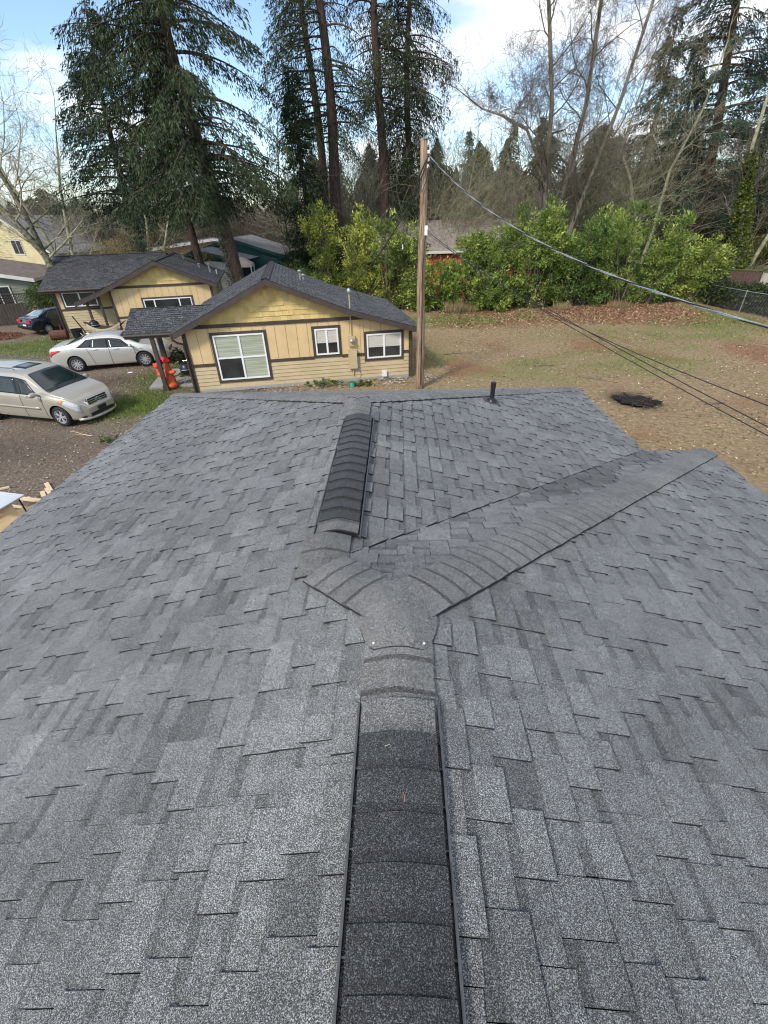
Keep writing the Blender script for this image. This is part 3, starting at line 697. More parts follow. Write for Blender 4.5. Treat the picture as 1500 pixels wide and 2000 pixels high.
# small gabled entry roof on the left with two posts
pr = [(.62, 2.22), (2.25, 2.86), (3.9, 2.22)]           # (v, z)
pm_ = MB(); ua, ub = -2.22, .9
for (a, za), (b, zb) in zip(pr, pr[1:]): pm_.prism([(ua, a, za), (ub, a, za), (ub, b, zb), (ua, b, zb)], [(ua, a, za-.08), (ub, a, za-.08), (ub, b, zb-.08), (ua, b, zb-.08)])
pr_ = pm_.build('porch_roof', M_edge, cotA)
mP = .64/1.63; clipL = [(-1, 0, -ua)]
def hpP(c): return [(-1, 0, -ua), (1, 0, .95)]
roof_field(pr_, (0, 2.25, 2.865), (0, -1), mP, 1.66, ua, 1.0, hpP, 35)
roof_field(pr_, (0, 2.25, 2.865), (0, 1), mP, 1.66, -1.0, -ua, hpP, 36)
m = MB(); m.box(ua, -.25, .56, .60, 2.05, 2.20); m.build('fascia', M_brown, cotA)
m = MB(); m.tube([(ua, .53, 2.17), (-.3, .53, 2.16)], .05, 8); m.build('gutter', M_brown, cotA)
m = MB(); m.prism([(ua-.02, .66, 2.14), (ua-.02, 2.25, 2.76), (ua-.02, 3.86, 2.14)], [(ua+.02, .66, 2.14), (ua+.02, 2.25, 2.76), (ua+.02, 3.86, 2.14)]); m.build('porch_gable', M_brown, cotA)
for (u, v) in ((-1.28, .66), (-1.42, 2.2), (-1.9, 3.7)):
    m = MB(); m.box(u-.07, u+.07, v-.07, v+.07, .0, 2.12); pst = m.build('porch_post', M_brown, cotA)
    m = MB(); m.box(u-.10, u+.10, v-.10, v+.10, 0, .22); m.build('post_base', M_brown, pst)
m = MB(); m.box(-2.0, -.05, .9, 3.6, 0, .10); m.build('porch_slab', M_conc, cotA)
# electrical service on the front wall
m = MB(); m.tube([(6.3, -.06, .25), (6.3, -.06, 2.3), (6.3, -.10, 2.6), (6.3, -.10, 3.38)], .022, 8); m.build('conduit', M_tanm if False else M_clap, cotA)
m = MB(); m.box(6.13, 6.47, -.16, -.03, .55, 1.30); m.build('service_panel', M_clap, cotA)
m = MB(); m.box(6.17, 6.43, -.13, -.03, 1.42, 1.80); mt = m.build('meter_box', M_clap, cotA)
m = MB(); m.lathe([(.001, -.24), (.07, -.235), (.085, -.20), (.085, -.13)], 16, 'y', c=(6.30, 0, 1.63)); m.build('meter', M_metal, mt, smooth=True)
m = MB(); m.lathe([(.03, 0), (.075, .02), (.08, .10), (.04, .18), (.001, .20)], 12, c=(6.3, -.10, 3.32)); m.build('weatherhead', M_metal, cotA, smooth=True)
m = MB(); m.tube([(6.3, -.1, 3.42), (6.45, -.15, 3.5), (6.6, -.1, 3.35), (6.7, 0, 3.1), (6.55, .1, 3.2)], .012, 6); m.build('service_loop', M_wire, cotA)
m = MB(); m.tube([(6.42, -.03, .62), (6.55, -.06, .45), (6.62, -.04, .25), (6.5, -.05, .14)], .012, 6); m.build('hose', M_metal, cotA)
m = MB(); m.box(7.50, 7.68, -.12, -.02, .12, .34); m.build('outlet_box', M_white, cotA)
for (u, v, h) in ((4.6, 3.9, .28), (4.75, 4.3, .14)):
    z = roofz(profA, u); m = MB(); m.tube([(u, v, z-.02), (u, v, z+h)], .045, 8); m.lathe([(.06, 0), (.09, .05), (.05, .1), (.001, .11)], 10, c=(u, v, z+h)); m.build('roof_vent', M_metal, cotA)

# ---- second cottage
AB = rad(15); OB = (-20.9, 29.29, 0.0)
cotB = thing('yellow_cottage', OB, 'farther yellow cottage behind the silver sedan, a hammock standing before it', 'house', 'yellow cottages', AB)
# main wing
m = MB(); sec = [(0, 0), (0, 2.44), (3.7, 3.92), (7.4, 2.44), (7.4, 0)]
m.prism([(0, v, z) for v, z in sec], [(6.4, v, z) for v, z in sec]); m.build('wall', M_clap, cotB)
m = MB()
for (a, za, b, zb) in ((-.42, 2.52, 3.7, 4.05), (3.7, 4.05, 7.8, 2.52)): m.prism([(-.55, a, za), (6.4, a, za), (6.4, b, zb), (-.55, b, zb)], [(-.55, a, za-.09), (6.4, a, za-.09), (6.4, b, zb-.09), (-.55, b, zb-.09)])
rB = m.build('roof', M_edge, cotB, label='long main roof')
mB = (4.05-2.52)/4.12
roof_field(rB, (0, 3.7, 4.06), (0, -1), mB, 4.16, -.55, 6.4, [(-1, 0, .55), (1, 0, 6.4)], 41)
roof_field(rB, (0, 3.7, 4.06), (0, 1), mB, 4.10, -6.4, .55, [(-1, 0, .55), (1, 0, 6.4)], 42)
for b in cap_run((-.55, 3.7, 4.075), (6.3, 3.7, 4.075), .36, hw=.14, expo=.2): b.build('ridge_cap', [M_shinB, M_edge], rB, recenter=True)
m = MB(); m.box(-.55, 3.0, -.46, -.43, 2.32, 2.50); m.build('fascia', M_brown, cotB)
gutter(cotB, [(-.55, -.50, 2.47), (2.9, -.50, 2.46)])
winB = [(.45, 2.30, 1.50, 2.30)]
clad_wall(cotB, .1, 3.32, 0, .12, 1.28, 2.40, [(0, 2.45), (3.4, 2.45)], winB, trim_u=(0, .02), seed=7)
window(cotB, *winB[0], 0, 2, 1, 'dd')
m = MB(); m.box(-.03, .1, -.06, .12, 0, 2.38); m.build('corner_board', M_brown, cotB)
m = MB(); m.tube([(-.08, -.48, 2.42), (-.1, -.3, 2.2), (-.08, -.1, 2.1), (-.08, -.1, .1)], .04, 8); m.build('downspout', M_brown, cotB)
# gabled wing
m = MB(); fr = [(3.36, 0), (9.3, 0), (9.3, 2.48), (6.4, 3.68), (3.36, 2.48)]; VW = -1.0
m.prism([(u, VW, z) for u, z in fr], [(u, 6.6, z) for u, z in fr]); m.build('wall', M_clap, cotB)
profB = [(1.45, 1.88), (3.0, 2.42), (6.4, 3.85), (9.62, 2.50)]; wpB = [(3.36, 2.56), (6.4, 3.78), (9.3, 2.60)]
m = MB(); va, vb = -1.45, 6.8
for i, ((a, za), (b, zb)) in enumerate(zip(profB, profB[1:])):
    e = vb if i else -.35
    m.prism([(a, va, za), (b, va, zb), (b, e, zb), (a, e, za)], [(a, va, za-.09), (b, va, zb-.09), (b, e, zb-.09), (a, e, za-.09)])
rW = m.build('roof', M_edge, cotB, label='roof of the gabled wing')
ml = (3.85-2.42)/3.4; mr = (3.85-2.5)/3.22; ms = (2.42-1.88)/1.55
roof_field(rW, (6.4, 0, 3.86), (-1, 0), ml, 3.4, -vb, -va, [(0, -1, -va+.02), (0, 1, vb)], 43)
roof_field(rW, (6.4, 0, 3.86), (1, 0), mr, 3.25, va, vb, [(0, -1, -va+.02), (0, 1, vb)], 44)
roof_field(rW, (3.0, 0, 2.43), (-1, 0), ms, 1.56, .35, -va, [(0, -1, -va+.02), (0, 1, -.35)], 45)
for b in cap_run((6.4, va, 3.88), (6.4, vb, 3.88), .42, hw=.14, expo=.2): b.build('ridge_cap', [M_shinB, M_edge], rW, recenter=True)
for (a, za), (b, zb) in zip(profB, profB[1:]):
    m = MB(); m.prism([(a, va-.04, za-.012), (b, va-.04, zb-.012), (b, va-.005, zb-.012), (a, va-.005, za-.012)], [(a, va-.04, za-.24), (b, va-.04, zb-.24), (b, va-.005, zb-.24), (a, va-.005, za-.24)]); m.build('rake_board', M_brown, rW)
winW = [(5.15, 7.95, .95, 1.80)]
clad_wall(cotB, 3.46, 9.2, VW, .12, .80, 2.45, wpB, winW, trim_u=(3.5, 9.2), seed=8)
window(cotB, *winW[0], VW, 3, 1, 'ddd', split=(.22, .74))
for u in (3.36, 9.2):
    m = MB(); m.box(u-.02, u+.11, VW-.06, VW+.12, 0, 2.40); m.build('corner_board', M_brown, cotB)
for (u, v) in ((2.05, -1.2), (2.75, -1.15)):
    m = MB(); m.box(u-.06, u+.06, v-.06, v+.06, 0, roofz(profB, u)-.1); m.build('porch_post', M_brown, cotB)
m = MB(); m.tube([(9.66, va, 2.45), (9.66, vb, 2.45)], .06, 8); m.build('gutter', M_brown, cotB)
for (u, v, h) in ((7.2, 4.9, .25), (8.3, 3.6, .15), (9.0, 2.9, .45)):
    z = roofz(profB, u); m = MB(); m.tube([(u, v, z-.02), (u, v, z+h)], .05, 8); m.lathe([(.07, 0), (.11, .05), (.05, .1), (.001, .12)], 10, c=(u, v, z+h)); m.build('roof_vent', M_metal, cotB)

# ================================================================== HOUSES FARTHER BACK
M_teal = mat('teal_siding', (.020, .085, .085), (.03, .11, .11), scale=2, rough=.7)
M_greenp = mat('dark_green_fascia', (.015, .06, .05), (.02, .08, .065), scale=2, rough=.7)
M_cream = mat('cream_siding', (.52, .44, .24), (.58, .50, .29), scale=1.5, rough=.8)
M_white2 = mat('white_siding', (.55, .54, .50), (.63, .62, .58), scale=2, rough=.8)
M_groof = mat('grey_far_roof', (.13, .125, .12), (.22, .21, .20), scale=4, rough=.9)
M_broof = mat('brown_far_roof', (.12, .085, .065), (.19, .15, .12), scale=3, rough=.9)
M_rroof = mat('tan_grey_roof', (.20, .165, .14), (.29, .245, .21), scale=3, rough=.9)
M_red = mat('red_siding', (.42, .045, .03), (.50, .07, .045), scale=2, rough=.7)
M_sage = mat('sage_siding', (.17, .185, .14), (.21, .225, .175), scale=2, rough=.8)
M_peach = mat('peach_siding', (.50, .32, .19), (.55, .37, .23), scale=2, rough=.8)
def laps(par, u0, u1, v, z0, zf, m, name='clapboard', ex=.2, side=1):
    """lapped boards under a roof profile zf(u) on a wall facing -v"""
    z = z0
    while True:
        us = [u for u in np.linspace(u0, u1, 41) if zf(u) > z+.03]
        if len(us) < 2: break
        a, b = us[0], us[-1]; us2 = [u for u in np.linspace(u0, u1, 41) if zf(u) > z+ex]; a2, b2 = (us2[0], us2[-1]) if len(us2) > 1 else ((a+b)/2-.05, (a+b)/2+.05)
        q = MB(); q.prism([(a, v-.03, z), (b, v-.03, z), (b2, v-.008, z+ex), (a2, v-.008, z+ex)], [(a, v-.001, z), (b, v-.001, z), (b2, v-.001, z+ex), (a2, v-.001, z+ex)]); q.build(name, m, par); z += ex
def gable_house(name, loc, rz, w, dpt, he, hr, mw, mr, label, trim=M_white2, cat='house', over=.4, boards=True, ridge_u=None, wins=(), mb=None):
    t = thing(name, loc, label, cat, None, rz); ru = w/2 if ridge_u is None else ridge_u
    q = MB(); fr = [(0, 0), (w, 0), (w, he), (ru, hr), (0, he)]; q.prism([(u, 0, z) for u, z in fr], [(u, dpt, z) for u, z in fr]); q.build('wall', mw, t)
    sl = (hr-he)/ru; sr = (hr-he)/(w-ru); pf = [(-over, he-over*sl+.12), (ru, hr+.12), (w+over, he-over*sr+.12)]
    q = MB()
    for (a, za), (b, zb) in zip(pf, pf[1:]): q.prism([(a, -over, za), (b, -over, zb), (b, dpt+over, zb), (a, dpt+over, za)], [(a, -over, za-.1), (b, -over, zb-.1), (b, dpt+over, zb-.1), (a, dpt+over, za-.1)])
    r = q.build('roof', mr, t)
    for (a, za), (b, zb) in zip(pf, pf[1:]):
        q = MB(); q.prism([(a, -over-.04, za-.01), (b, -over-.04, zb-.01), (b, -over-.003, zb-.01), (a, -over-.003, za-.01)], [(a, -over-.04, za-.24), (b, -over-.04, zb-.24), (b, -over-.003, zb-.24), (a, -over-.003, za-.24)]); q.build('rake_board', trim, r)
    for u in (-over-.02, w+over-.01):
        q = MB(); z = pf[0][1] if u < 0 else pf[-1][1]; q.box(u, u+.03, -over, dpt+over, z-.2, z-.012); q.build('fascia', trim, r)
    if boards: laps(t, .02, w-.02, 0, .2, lambda u: he+(hr-he)*(u/ru if u < ru else (w-u)/(w-ru)), mb or mw)
    for (u0, u1, z0, z1) in wins:
        f = MB()
        for (a, b, c, d) in ((u0-.08, u1+.08, z1, z1+.08), (u0-.08, u1+.08, z0-.08, z0), (u0-.08, u0, z0, z1), (u1, u1+.08, z0, z1), ((u0+u1)/2-.03, (u0+u1)/2+.03, z0, z1)): f.box(a, b, -.09, -.035, c, d)
        wf = f.build('window', M_white2, t); f = MB(); f.box(u0, u1, -.05, -.034, z0, z1); f.build('pane', M_glass, wf)
    return t
# teal house with two gables, seen between the cottages
gable_house('teal_house', (-19.6, 45.0, 0), rad(3), 9.2, 8, 3.05, 4.35, M_teal, M_groof, 'dark teal house with a wide low gable behind the farther yellow cottage', trim=M_greenp, ridge_u=5.0)
t2 = gable_house('teal_annex', (-17.9, 41.2, 0), rad(-2), 5.2, 3.2, 3.0, 3.75, M_greenp, M_groof, 'small dark green gabled annex with white boards, in front of the teal house', trim=M_greenp, cat='annex', ridge_u=1.6, boards=False)
laps(t2, .1, 5.1, 0, .2, lambda u: 2.9, M_white2)
q = MB(); q.lathe([(.001, .45), (.25, .40), (1.15, 0), (1.2, -.18), (1.18, -.18), (1.1, 0)], 4); 
gz_t = thing('patio_canopy', (-11.9, 38.4, 0), 'beige square canopy tent behind the roof of the nearer yellow cottage', 'canopy', None, rad(8))
o = q.build('canopy_top', mat('beige_canvas', (.50, .42, .33), (.58, .50, .40), scale=3, rough=.9), gz_t); o.location = (0, 0, 2.95); o.rotation_euler = (0, 0, rad(45))
for sx_ in (-1, 1):
    for sy_ in (-1, 1):
        q = MB(); q.box(sx_*.78-.04, sx_*.78+.04, sy_*.78-.04, sy_*.78+.04, 0, 2.8); q.build('canopy_post', M_white2, gz_t)
q = MB(); 
for x in (-.2, .2): q.tube([(x, -.25, 0), (x, .1, 2.9)], .035, 6)
for k in range(8): q.tube([(-.2, -.25+.35*k/8+.04, .3+k*.33), (.2, -.25+.35*k/8+.04, .3+k*.33)], .025, 6)
l_ = thing('white_ladder', (-12.9, 34.9, 0), 'white ladder standing between the two cottage roofs', 'ladder', None, rad(10)); q.build('ladder_frame', M_white2, l_)
gable_house('peach_house', (-25.5, 52, 0), rad(20), 13, 8, 3.4, 4.1, M_peach, M_groof, 'low peach house with a pale grey roof behind the hanging fir boughs', boards=False)
# big cream house far left
gable_house('cream_house', (-46.5, 56.5, 0), rad(-24), 12.4, 9, 3.6, 6.6, M_cream, M_groof, 'large cream house with a white-edged gable at the far left', trim=M_white2, wins=[(6.3, 7.9, 3.3, 4.5)])
# ranch beside the dark car
h3 = gable_house('sage_house', (-34.6, 33.6, 0), rad(14), 8.2, 7.0, 2.55, 3.9, M_sage, M_broof, 'sage green house with a leaf-strewn brown roof beside the dark car', trim=M_white2, ridge_u=1.0, wins=[(5.2, 6.6, .9, 2.1)])
# red house behind the laurels
gable_house('red_house', (12.6, 43.2, 0), rad(90), 7.5, 14.5, 3.3, 5.2, M_red, M_rroof, 'red house with a tan-grey roof half hidden behind the laurel hedge', boards=False)
gable_house('grey_house', (12.0, 62, 0), rad(8), 14, 9, 4.2, 6.6, M_white2, M_rroof, 'pale grey house glimpsed through bare trees right of the utility pole', boards=False)

# ================================================================== POLE AND WIRES
pole = thing('utility_pole', (.81, 17.45, 0), 'tall weathered wooden utility pole at the right corner of the nearer yellow cottage', 'utility pole')
m = MB(); zs = np.linspace(-.3, 7.62, 14)
m.tube([(.02*math.sin(z*1.3), .02*math.cos(z*.9), z) for z in zs], [.165-.0075*z for z in zs], 14); o = m.build('pole_shaft', M_pole, pole, smooth=True)
m = MB(); m.lathe([(.001, .02), (.112, .01), (.112, -.02)], 14, c=(0.01, 0, 7.63)); m.build('pole_top', M_twigl, pole)
for (z, dx) in ((7.30, .14), (7.12, .13), (6.95, .12)):
    m = MB(); m.lathe([(.001, -.05), (.035, -.045), (.045, -.01), (.03, 0), (.045, .012), (.04, .045), (.001, .05)], 10, c=(dx, -.07, z)); m.build('insulator', M_white, pole, smooth=True)
m = MB(); m.tube([(.13, -.1, 7.2), (.0, -.16, 6.98), (-.12, -.16, 6.75), (-.22, -.1, 6.45), (-.25, -.05, 6.2)], .022, 7); m.tube([(.1, -.12, 7.1), (-.02, -.17, 6.8), (-.16, -.16, 6.5), (-.05, -.17, 6.3), (.08, -.14, 6.6), (.14, -.1, 6.95)], .014, 6); m.build('splice_bundle', M_wire, pole)
m = MB(); m.box(.06, .16, -.19, -.13, 5.15, 5.42); m.build('junction_box', M_white, pole)
m = MB(); m.tube([(.1, -.17, 5.15), (.06, -.175, 4.9), (.03, -.17, 4.0), (.03, -.18, .2)], .012, 5); m.build('ground_wire', M_wire, pole)
PW = Vector((.81, 17.45, 0))
def sagline(a, b, sag, n=26):
    a, b = Vector(a), Vector(b); return [a.lerp(b, t)-Vector((0, 0, sag*4*t*(1-t))) for t in np.linspace(0, 1, n)]
MT = Vector((4.45, 3.6, 4.53))
def wire(name, pts, r, m, label, cat='wire', strands=1, group=None, pitch=1.2):
    t = thing(name, pts[0], label, cat, group) if strands > 1 else None
    if strands == 1:
        b = MB(); b.tube(pts, r, 6); return tag(b.build(name, m, None), label, cat, group)
    cum = [0]
    for p, q in zip(pts, pts[1:]): cum.append(cum[-1]+(q-p).length)
    tot = cum[-1]; M = int(tot/.07)
    for s in range(strands):
        P_ = []
        for i in range(M+1):
            d = tot*i/M; k = max(j for j in range(len(cum)) if cum[j] <= d+1e-6); k = min(k, len(pts)-2); f = (d-cum[k])/(cum[k+1]-cum[k])
            p = pts[k].lerp(pts[k+1], f); dr = (pts[k+1]-pts[k]).normalized(); a = dr.cross(Vector((0, 0, 1))).normalized(); c = a.cross(dr)
            th = 2*math.pi*(d/pitch+s/strands); rr = r*1.05; P_.append(p+(a*math.cos(th)+c*math.sin(th))*rr-pts[0])
        b = MB(); b.tube(P_, r, 6); b.build('strand', m[s], t)
    return t
# main service cable (bare neutral twisted with two insulated conductors)
c0 = Vector((.96, 17.38, 7.22)); pts = sagline(c0, MT, .62)
wire('service_cable', pts, .0082, [M_cable, M_wire, M_cable], 'thick twisted silver and black cable running down from the pole top to the right edge', 'cable', 3)
for k, (e, sg, lb) in enumerate([((4.5, 3.6, 3.42), .18, 'lowest thin black wire crossing the bare yard from the pole to the right edge'), ((4.42, 3.66, 3.54), .17, 'middle thin black wire just above the lowest one over the yard'), ((4.40, 3.6, 3.86), .42, 'upper thin black wire over the yard, reaching the right edge above the puddle')]):
    wire('telephone_wire', sagline((.93, 17.35, 5.22+.05*k), e, sg), .006, M_wire, lb, 'wire', group='thin wires over the yard')
AM = cotA.matrix_basis @ Vector((0, 0, 0)); ca, sa = math.cos(AA), math.sin(AA)
def A2w(u, v, z): return Vector((OA[0]+ca*u-sa*v, OA[1]+sa*u+ca*v, z))
wire('service_drop', sagline((.55, 17.35, 6.25), A2w(6.3, -.1, 3.5), .25), .011, [M_wire, M_wire], 'black cable from the pole down to the weatherhead on the nearer yellow roof', 'cable', 2, pitch=.8)
gw = sagline((.70, 17.5, 6.9), (-.9, 27.0, 0.0), .02)
tag(wire('guy_wire', gw, .007, M_wire, 'thin wire from the pole slanting down behind the nearer cottage', 'wire'))
b = MB(); p = gw[8]; b.tube([p+Vector((0, 0, .08)), p-Vector((0, 0, .08))], .022, 8); o = b.build('guy_insulator', M_white, None, recenter=True); tag(o, 'small white insulator left of the pole in front of the laurels', 'insulator')

# ================================================================== FENCES
def board_fence(name, p0, p1, hgt, bw, m, label, top=None, lean=0, gapp=.012, lattice=False, seed=0, mt=None):
    r = random.Random(seed); d = Vector(p1)-Vector(p0); L = d.length; rz = math.atan2(d.y, d.x)
    t = thing(name, p0, label, 'fence', None, rz); u = 0
    while u < L:
        w = bw*r.uniform(.9, 1.1); b = MB(); dz = r.uniform(-.03, .02); b.box(u, min(u+w-gapp, L), -.015, .012+r.uniform(0, .01), .04, hgt+dz); b.build('fence_board', m, t); u += w
    for z in (.3, hgt-.2): b = MB(); b.box(0, L, .024, .07, z, z+.08); b.build('rail', m, t)
    u = 0
    while u <= L+.01: b = MB(); b.box(u-.05, u+.05, .071, .16, 0, hgt+.02); b.build('fence_post', m, t); u += 2.4
    if top: b = MB(); b.box(-.03, L+.03, -.07, .10, hgt+.025, hgt+.09); b.build('top_rail', top, t)
    if lattice:
        k = 0; z0, z1 = hgt+.10, hgt+.55; n = int(L/.16); b = MB()
        for i in range(-3, n):
            for s in (1, -1):
                u0 = i*.16; u1 = u0+(z1-z0); za, zb = (z0, z1) if s > 0 else (z1, z0)
                if u0 < 0 or u1 > L: continue
                y = -.006 if s > 0 else .006
                b.prism([(u0, y, za), (u0+.045, y, za), (u1+.045, y, zb), (u1, y, zb)], [(u0, y+.008, za), (u0+.045, y+.008, za), (u1+.045, y+.008, zb), (u1, y+.008, zb)])
        o = b.build('lattice', m, t, kind='stuff'); b = MB(); b.box(0, L, -.03, .03, z1, z1+.05); b.build('top_rail', m, t)
    return t
M_fdark = mat('dark_fence_wood', (.035, .028, .022), (.075, .06, .048), scale=4, rough=.9, stretch=(6, 6, .6))
M_fbrown = mat('purple_brown_boards', (.060, .032, .028), (.115, .068, .055), scale=4, rough=.9, stretch=(5, 5, .6))
M_fgrey = mat('bleached_boards', (.30, .255, .21), (.42, .37, .31), scale=4, rough=.9, stretch=(5, 5, .6))
M_moss = mat('moss', (.05, .065, .015), (.11, .12, .035), scale=14, rough=1, bump=.01)
board_fence('lattice_fence', (-30.5, 31.6, 0), (-23.0, 33.4, 0), 1.35, .2, M_fdark, 'dark board fence with a lattice top behind the dark blue car', lattice=True, seed=2)
board_fence('wooden_fence', (21.5, 37.2, .0), (24.9, 35.2, .0), 1.95, .30, M_fbrown, 'old purple-brown board fence with a mossy top rail behind the right corner of the yard', top=M_moss, seed=3)
board_fence('wooden_fence', (25.0, 35.1, .0), (28.6, 33.0, .0), 1.9, .34, M_fgrey, 'short bleached board fence at the right edge, next to the purple-brown one', top=M_moss, seed=4)
cf = thing('chain_link_fence', (21.6, 34.6, 0), 'ivy-covered chain link fence with thin steel posts along the right side of the yard', 'fence')
cpts = [(21.6, 34.6), (21.9, 31.6), (22.6, 28.6), (23.2, 25.6), (23.8, 22.6)]
for i, (x, y) in enumerate(cpts):
    b = MB(); b.tube([(x-21.6, y-34.6, 0), (x-21.6, y-34.6, 1.28)], .03, 8); b.lathe([(.035, 0), (.03, .03), (.001, .05)], 8, c=(x-21.6, y-34.6, 1.27)); b.build('fence_post', M_metal, cf)
b = MB(); b.tube([(x-21.6, y-34.6, 1.24) for x, y in cpts], .022, 8); b.build('top_rail', M_metal, cf)
b = MB()
for (x0, y0), (x1, y1) in zip(cpts, cpts[1:]):
    Ls = math.hypot(x1-x0, y1-y0); n = int(Ls/.11)
    for k in range(-8, n+1):
        for s in (0, 1):
            a, c = (k*.11, k*.11+1.1); za, zb = (.08, 1.18) if s == 0 else (1.18, .08)
            if a < 0: f = -a/1.1; za += (zb-za)*f; a = 0
            if c > Ls: f = (c-Ls)/(c-a); zb -= (zb-za)*f; c = Ls
            if c-a < .05: continue
            p = lambda u, z: (x0+(x1-x0)*u/Ls-21.6, y0+(y1-y0)*u/Ls-34.6, z)
            b.tube([p(a, za), p(c, zb)], .004, 3, cap=False)
b.build('wire_mesh', M_metal, cf, kind='stuff')

# ================================================================== CARS
def qspline(P, v):
    """uniform quadratic B-spline through control rows P (n,2) at v in [0,1] (ends clamped)"""
    P = [P[0]]+list(P)+[P[-1]]; n = len(P)-2; x = min(max(v, 0), .99999)*n; i = int(x); t = x-i
    a, b, c = P[i], P[i+1], P[i+2]; w0, w1, w2 = .5*(1-t)**2, .5+t*(1-t), .5*t*t
    return (a[0]*w0+b[0]*w1+c[0]*w2, a[1]*w0+b[1]*w1+c[1]*w2)
class CarShape:
    def __init__(s, top, belt, half, bot, tumble, gh):
        s.top, s.belt, s.half, s.bot, s.tumble, s.gh = top, belt, half, bot, tumble, gh
    def ip(s, t, x):
        xs = [p[0] for p in t]; zs = [p[1] for p in t]
        h = .06                                          # small smoothing of the polyline
        return sum(float(np.interp(x+d, xs, zs)) for d in (-h, -h/2, 0, h/2, h))/5
    def ctrl(s, x):
        top, belt, w, zb = s.ip(s.top, x), s.ip(s.belt, x), s.ip(s.half, x), s.ip(s.bot, x)
        g = max(top-belt, .03); wt = w*.95-g*s.tumble
        mid = zb+(belt-zb)*.45
        return [(0, zb), (w*.6, zb), (w*.93, zb), (w*.975, zb+.10), (w, mid), (w*1.0, mid+(belt-mid)*.6), (w*.975, belt-.02), (w*.945, belt+.01),
                (w*.945-(w*.945-wt)*.5, belt+g*.5), (wt+.02, top-g*.13), (wt-.05, top-.035*min(1, g*4)), (wt*.6, top-.008), (0, top)]
    def S(s, x, v):
        y, z = qspline(s.ctrl(x), v); return Vector((x, y, z))
    def N(s, x, v, side=1):
        e = .01; a = s.S(x+e, v)-s.S(x-e, v); b = s.S(x, min(v+e, 1))-s.S(x, v-e); n = a.cross(b)
        n.normalize()
        if n.y < 0 or (abs(n.y) < .2 and n.z < 0): n = -n
        if n.z < -.5: n = -n
        return n
    def body(s, x0, x1, nx=64, nv=30):
        m = MB(); xs = [x0+(x1-x0)*(.5-.5*math.cos(math.pi*i/nx)) if False else x0+(x1-x0)*i/nx for i in range(nx+1)]; ring = 2*nv
        for x in xs:
            R = [s.S(x, k/nv) for k in range(nv+1)]
            pts = R+[Vector((p.x, -p.y, p.z)) for p in reversed(R[1:-1])]
            m.v += [tuple(p) for p in pts]
        for i in range(nx):
            for k in range(ring):
                j = (k+1) % ring; m.f.append([i*ring+k, i*ring+j, (i+1)*ring+j, (i+1)*ring+k]); m.m.append(0); m.t.append(1)
        m.f.append(list(range(ring))); m.m.append(0); m.t.append(1)
        m.f.append([nx*ring+k for k in reversed(range(ring))]); m.m.append(0); m.t.append(1)
        return m
    def patch(s, corners, side, off, name, m, par, nu=8, nv=6, both=False, th=.004):
        """corners: list of (x,v) quads 4: bl, br, tr, tl ; maps a bilinear patch on the surface, side +1 left / -1 right / 0 spans both"""
        b = MB()
        sides = [side] if side else [1]
        grid = []
        for i in range(nu+1):
            for j in range(nv+1):
                f, g = i/nu, j/nv
                x = (corners[0][0]*(1-f)+corners[1][0]*f)*(1-g)+(corners[3][0]*(1-f)+corners[2][0]*f)*g
                v = (corners[0][1]*(1-f)+corners[1][1]*f)*(1-g)+(corners[3][1]*(1-f)+corners[2][1]*f)*g
                sg = side if side else (1 if v <= 1 else -1)
                vv = v if v <= 1 else 2-v
                p = s.S(x, vv); n = s.N(x, vv)
                if vv > .985: n = Vector((n.x, 0, n.z)).normalized()
                q = p+n*off; q2 = p-n*.003
                if sg < 0: q.y *= -1; q2.y *= -1
                grid.append(q); b.v.append(tuple(q))
        k = nv+1; base = len(b.v)
        for i in range(nu):
            for j in range(nv):
                b.f.append([i*k+j, (i+1)*k+j, (i+1)*k+j+1, i*k+j+1]); b.m.append(0); b.t.append(1)
        me = b.mesh(name, smooth=True); o = link(name, me, par, [m])
        md = o.modifiers.new('th', 'SOLIDIFY'); md.thickness = th; md.offset = 0
        return o
def wheel(par, x, y, r, w, m_rim, spokes, side, name='wheel'):
    t = MB(); s = side
    t.lathe([(r*.62, -w/2+.02), (r*.80, -w/2), (r*.97, -w/2+.025), (r, -w/2+.06), (r, w/2-.06), (r*.97, w/2-.025), (r*.80, w/2), (r*.62, w/2-.02)], 28, 'y')
    o = t.build(name, M_rub, par, smooth=True); o.location = (x, y, r)
    rm = MB(); yo = s*(w/2-.035)
    rm.lathe([(r*.66, yo+s*.02), (r*.63, yo+s*.02), (r*.60, yo-s*.03), (r*.58, yo-s*.10)], 28, 'y')
    for k in range(spokes):
        a = 2*math.pi*k/spokes
        for da in ((-.13, .13) if spokes <= 7 else (0,)):
            p = Vector((math.cos(a+da*.35)*r*.12, yo+s*.0, math.sin(a+da*.35)*r*.12)); q = Vector((math.cos(a+da*1.5)*r*.62, yo+s*.008, math.sin(a+da*1.5)*r*.62)); d = (q-p).normalized(); n = Vector((d.z, 0, -d.x))*(.020 if spokes <= 7 else .024)
            rm.prism([tuple(p-n), tuple(q-n*.8), tuple(q+n*.8), tuple(p+n)], [tuple(v-Vector((0, s*.03, 0))) for v in (p-n, q-n*.8, q+n*.8, p+n)])
    rm.lathe([(.001, yo+s*.014), (r*.13, yo+s*.012), (r*.16, yo-s*.02)], 16, 'y')
    rm.build('rim', m_rim, o)
    bd = MB(); bd.lathe([(.001, yo-s*.075), (r*.60, yo-s*.08)], 20, 'y'); bd.build('brake_disc', M_brake, o)
    return o
M_brake = mat('dark_brake', (.03, .03, .03), (.05, .05, .05), scale=9, rough=.6)
M_rim = mat('alloy', (.55, .55, .56), (.62, .62, .63), scale=5, rough=.3, metal=.5)
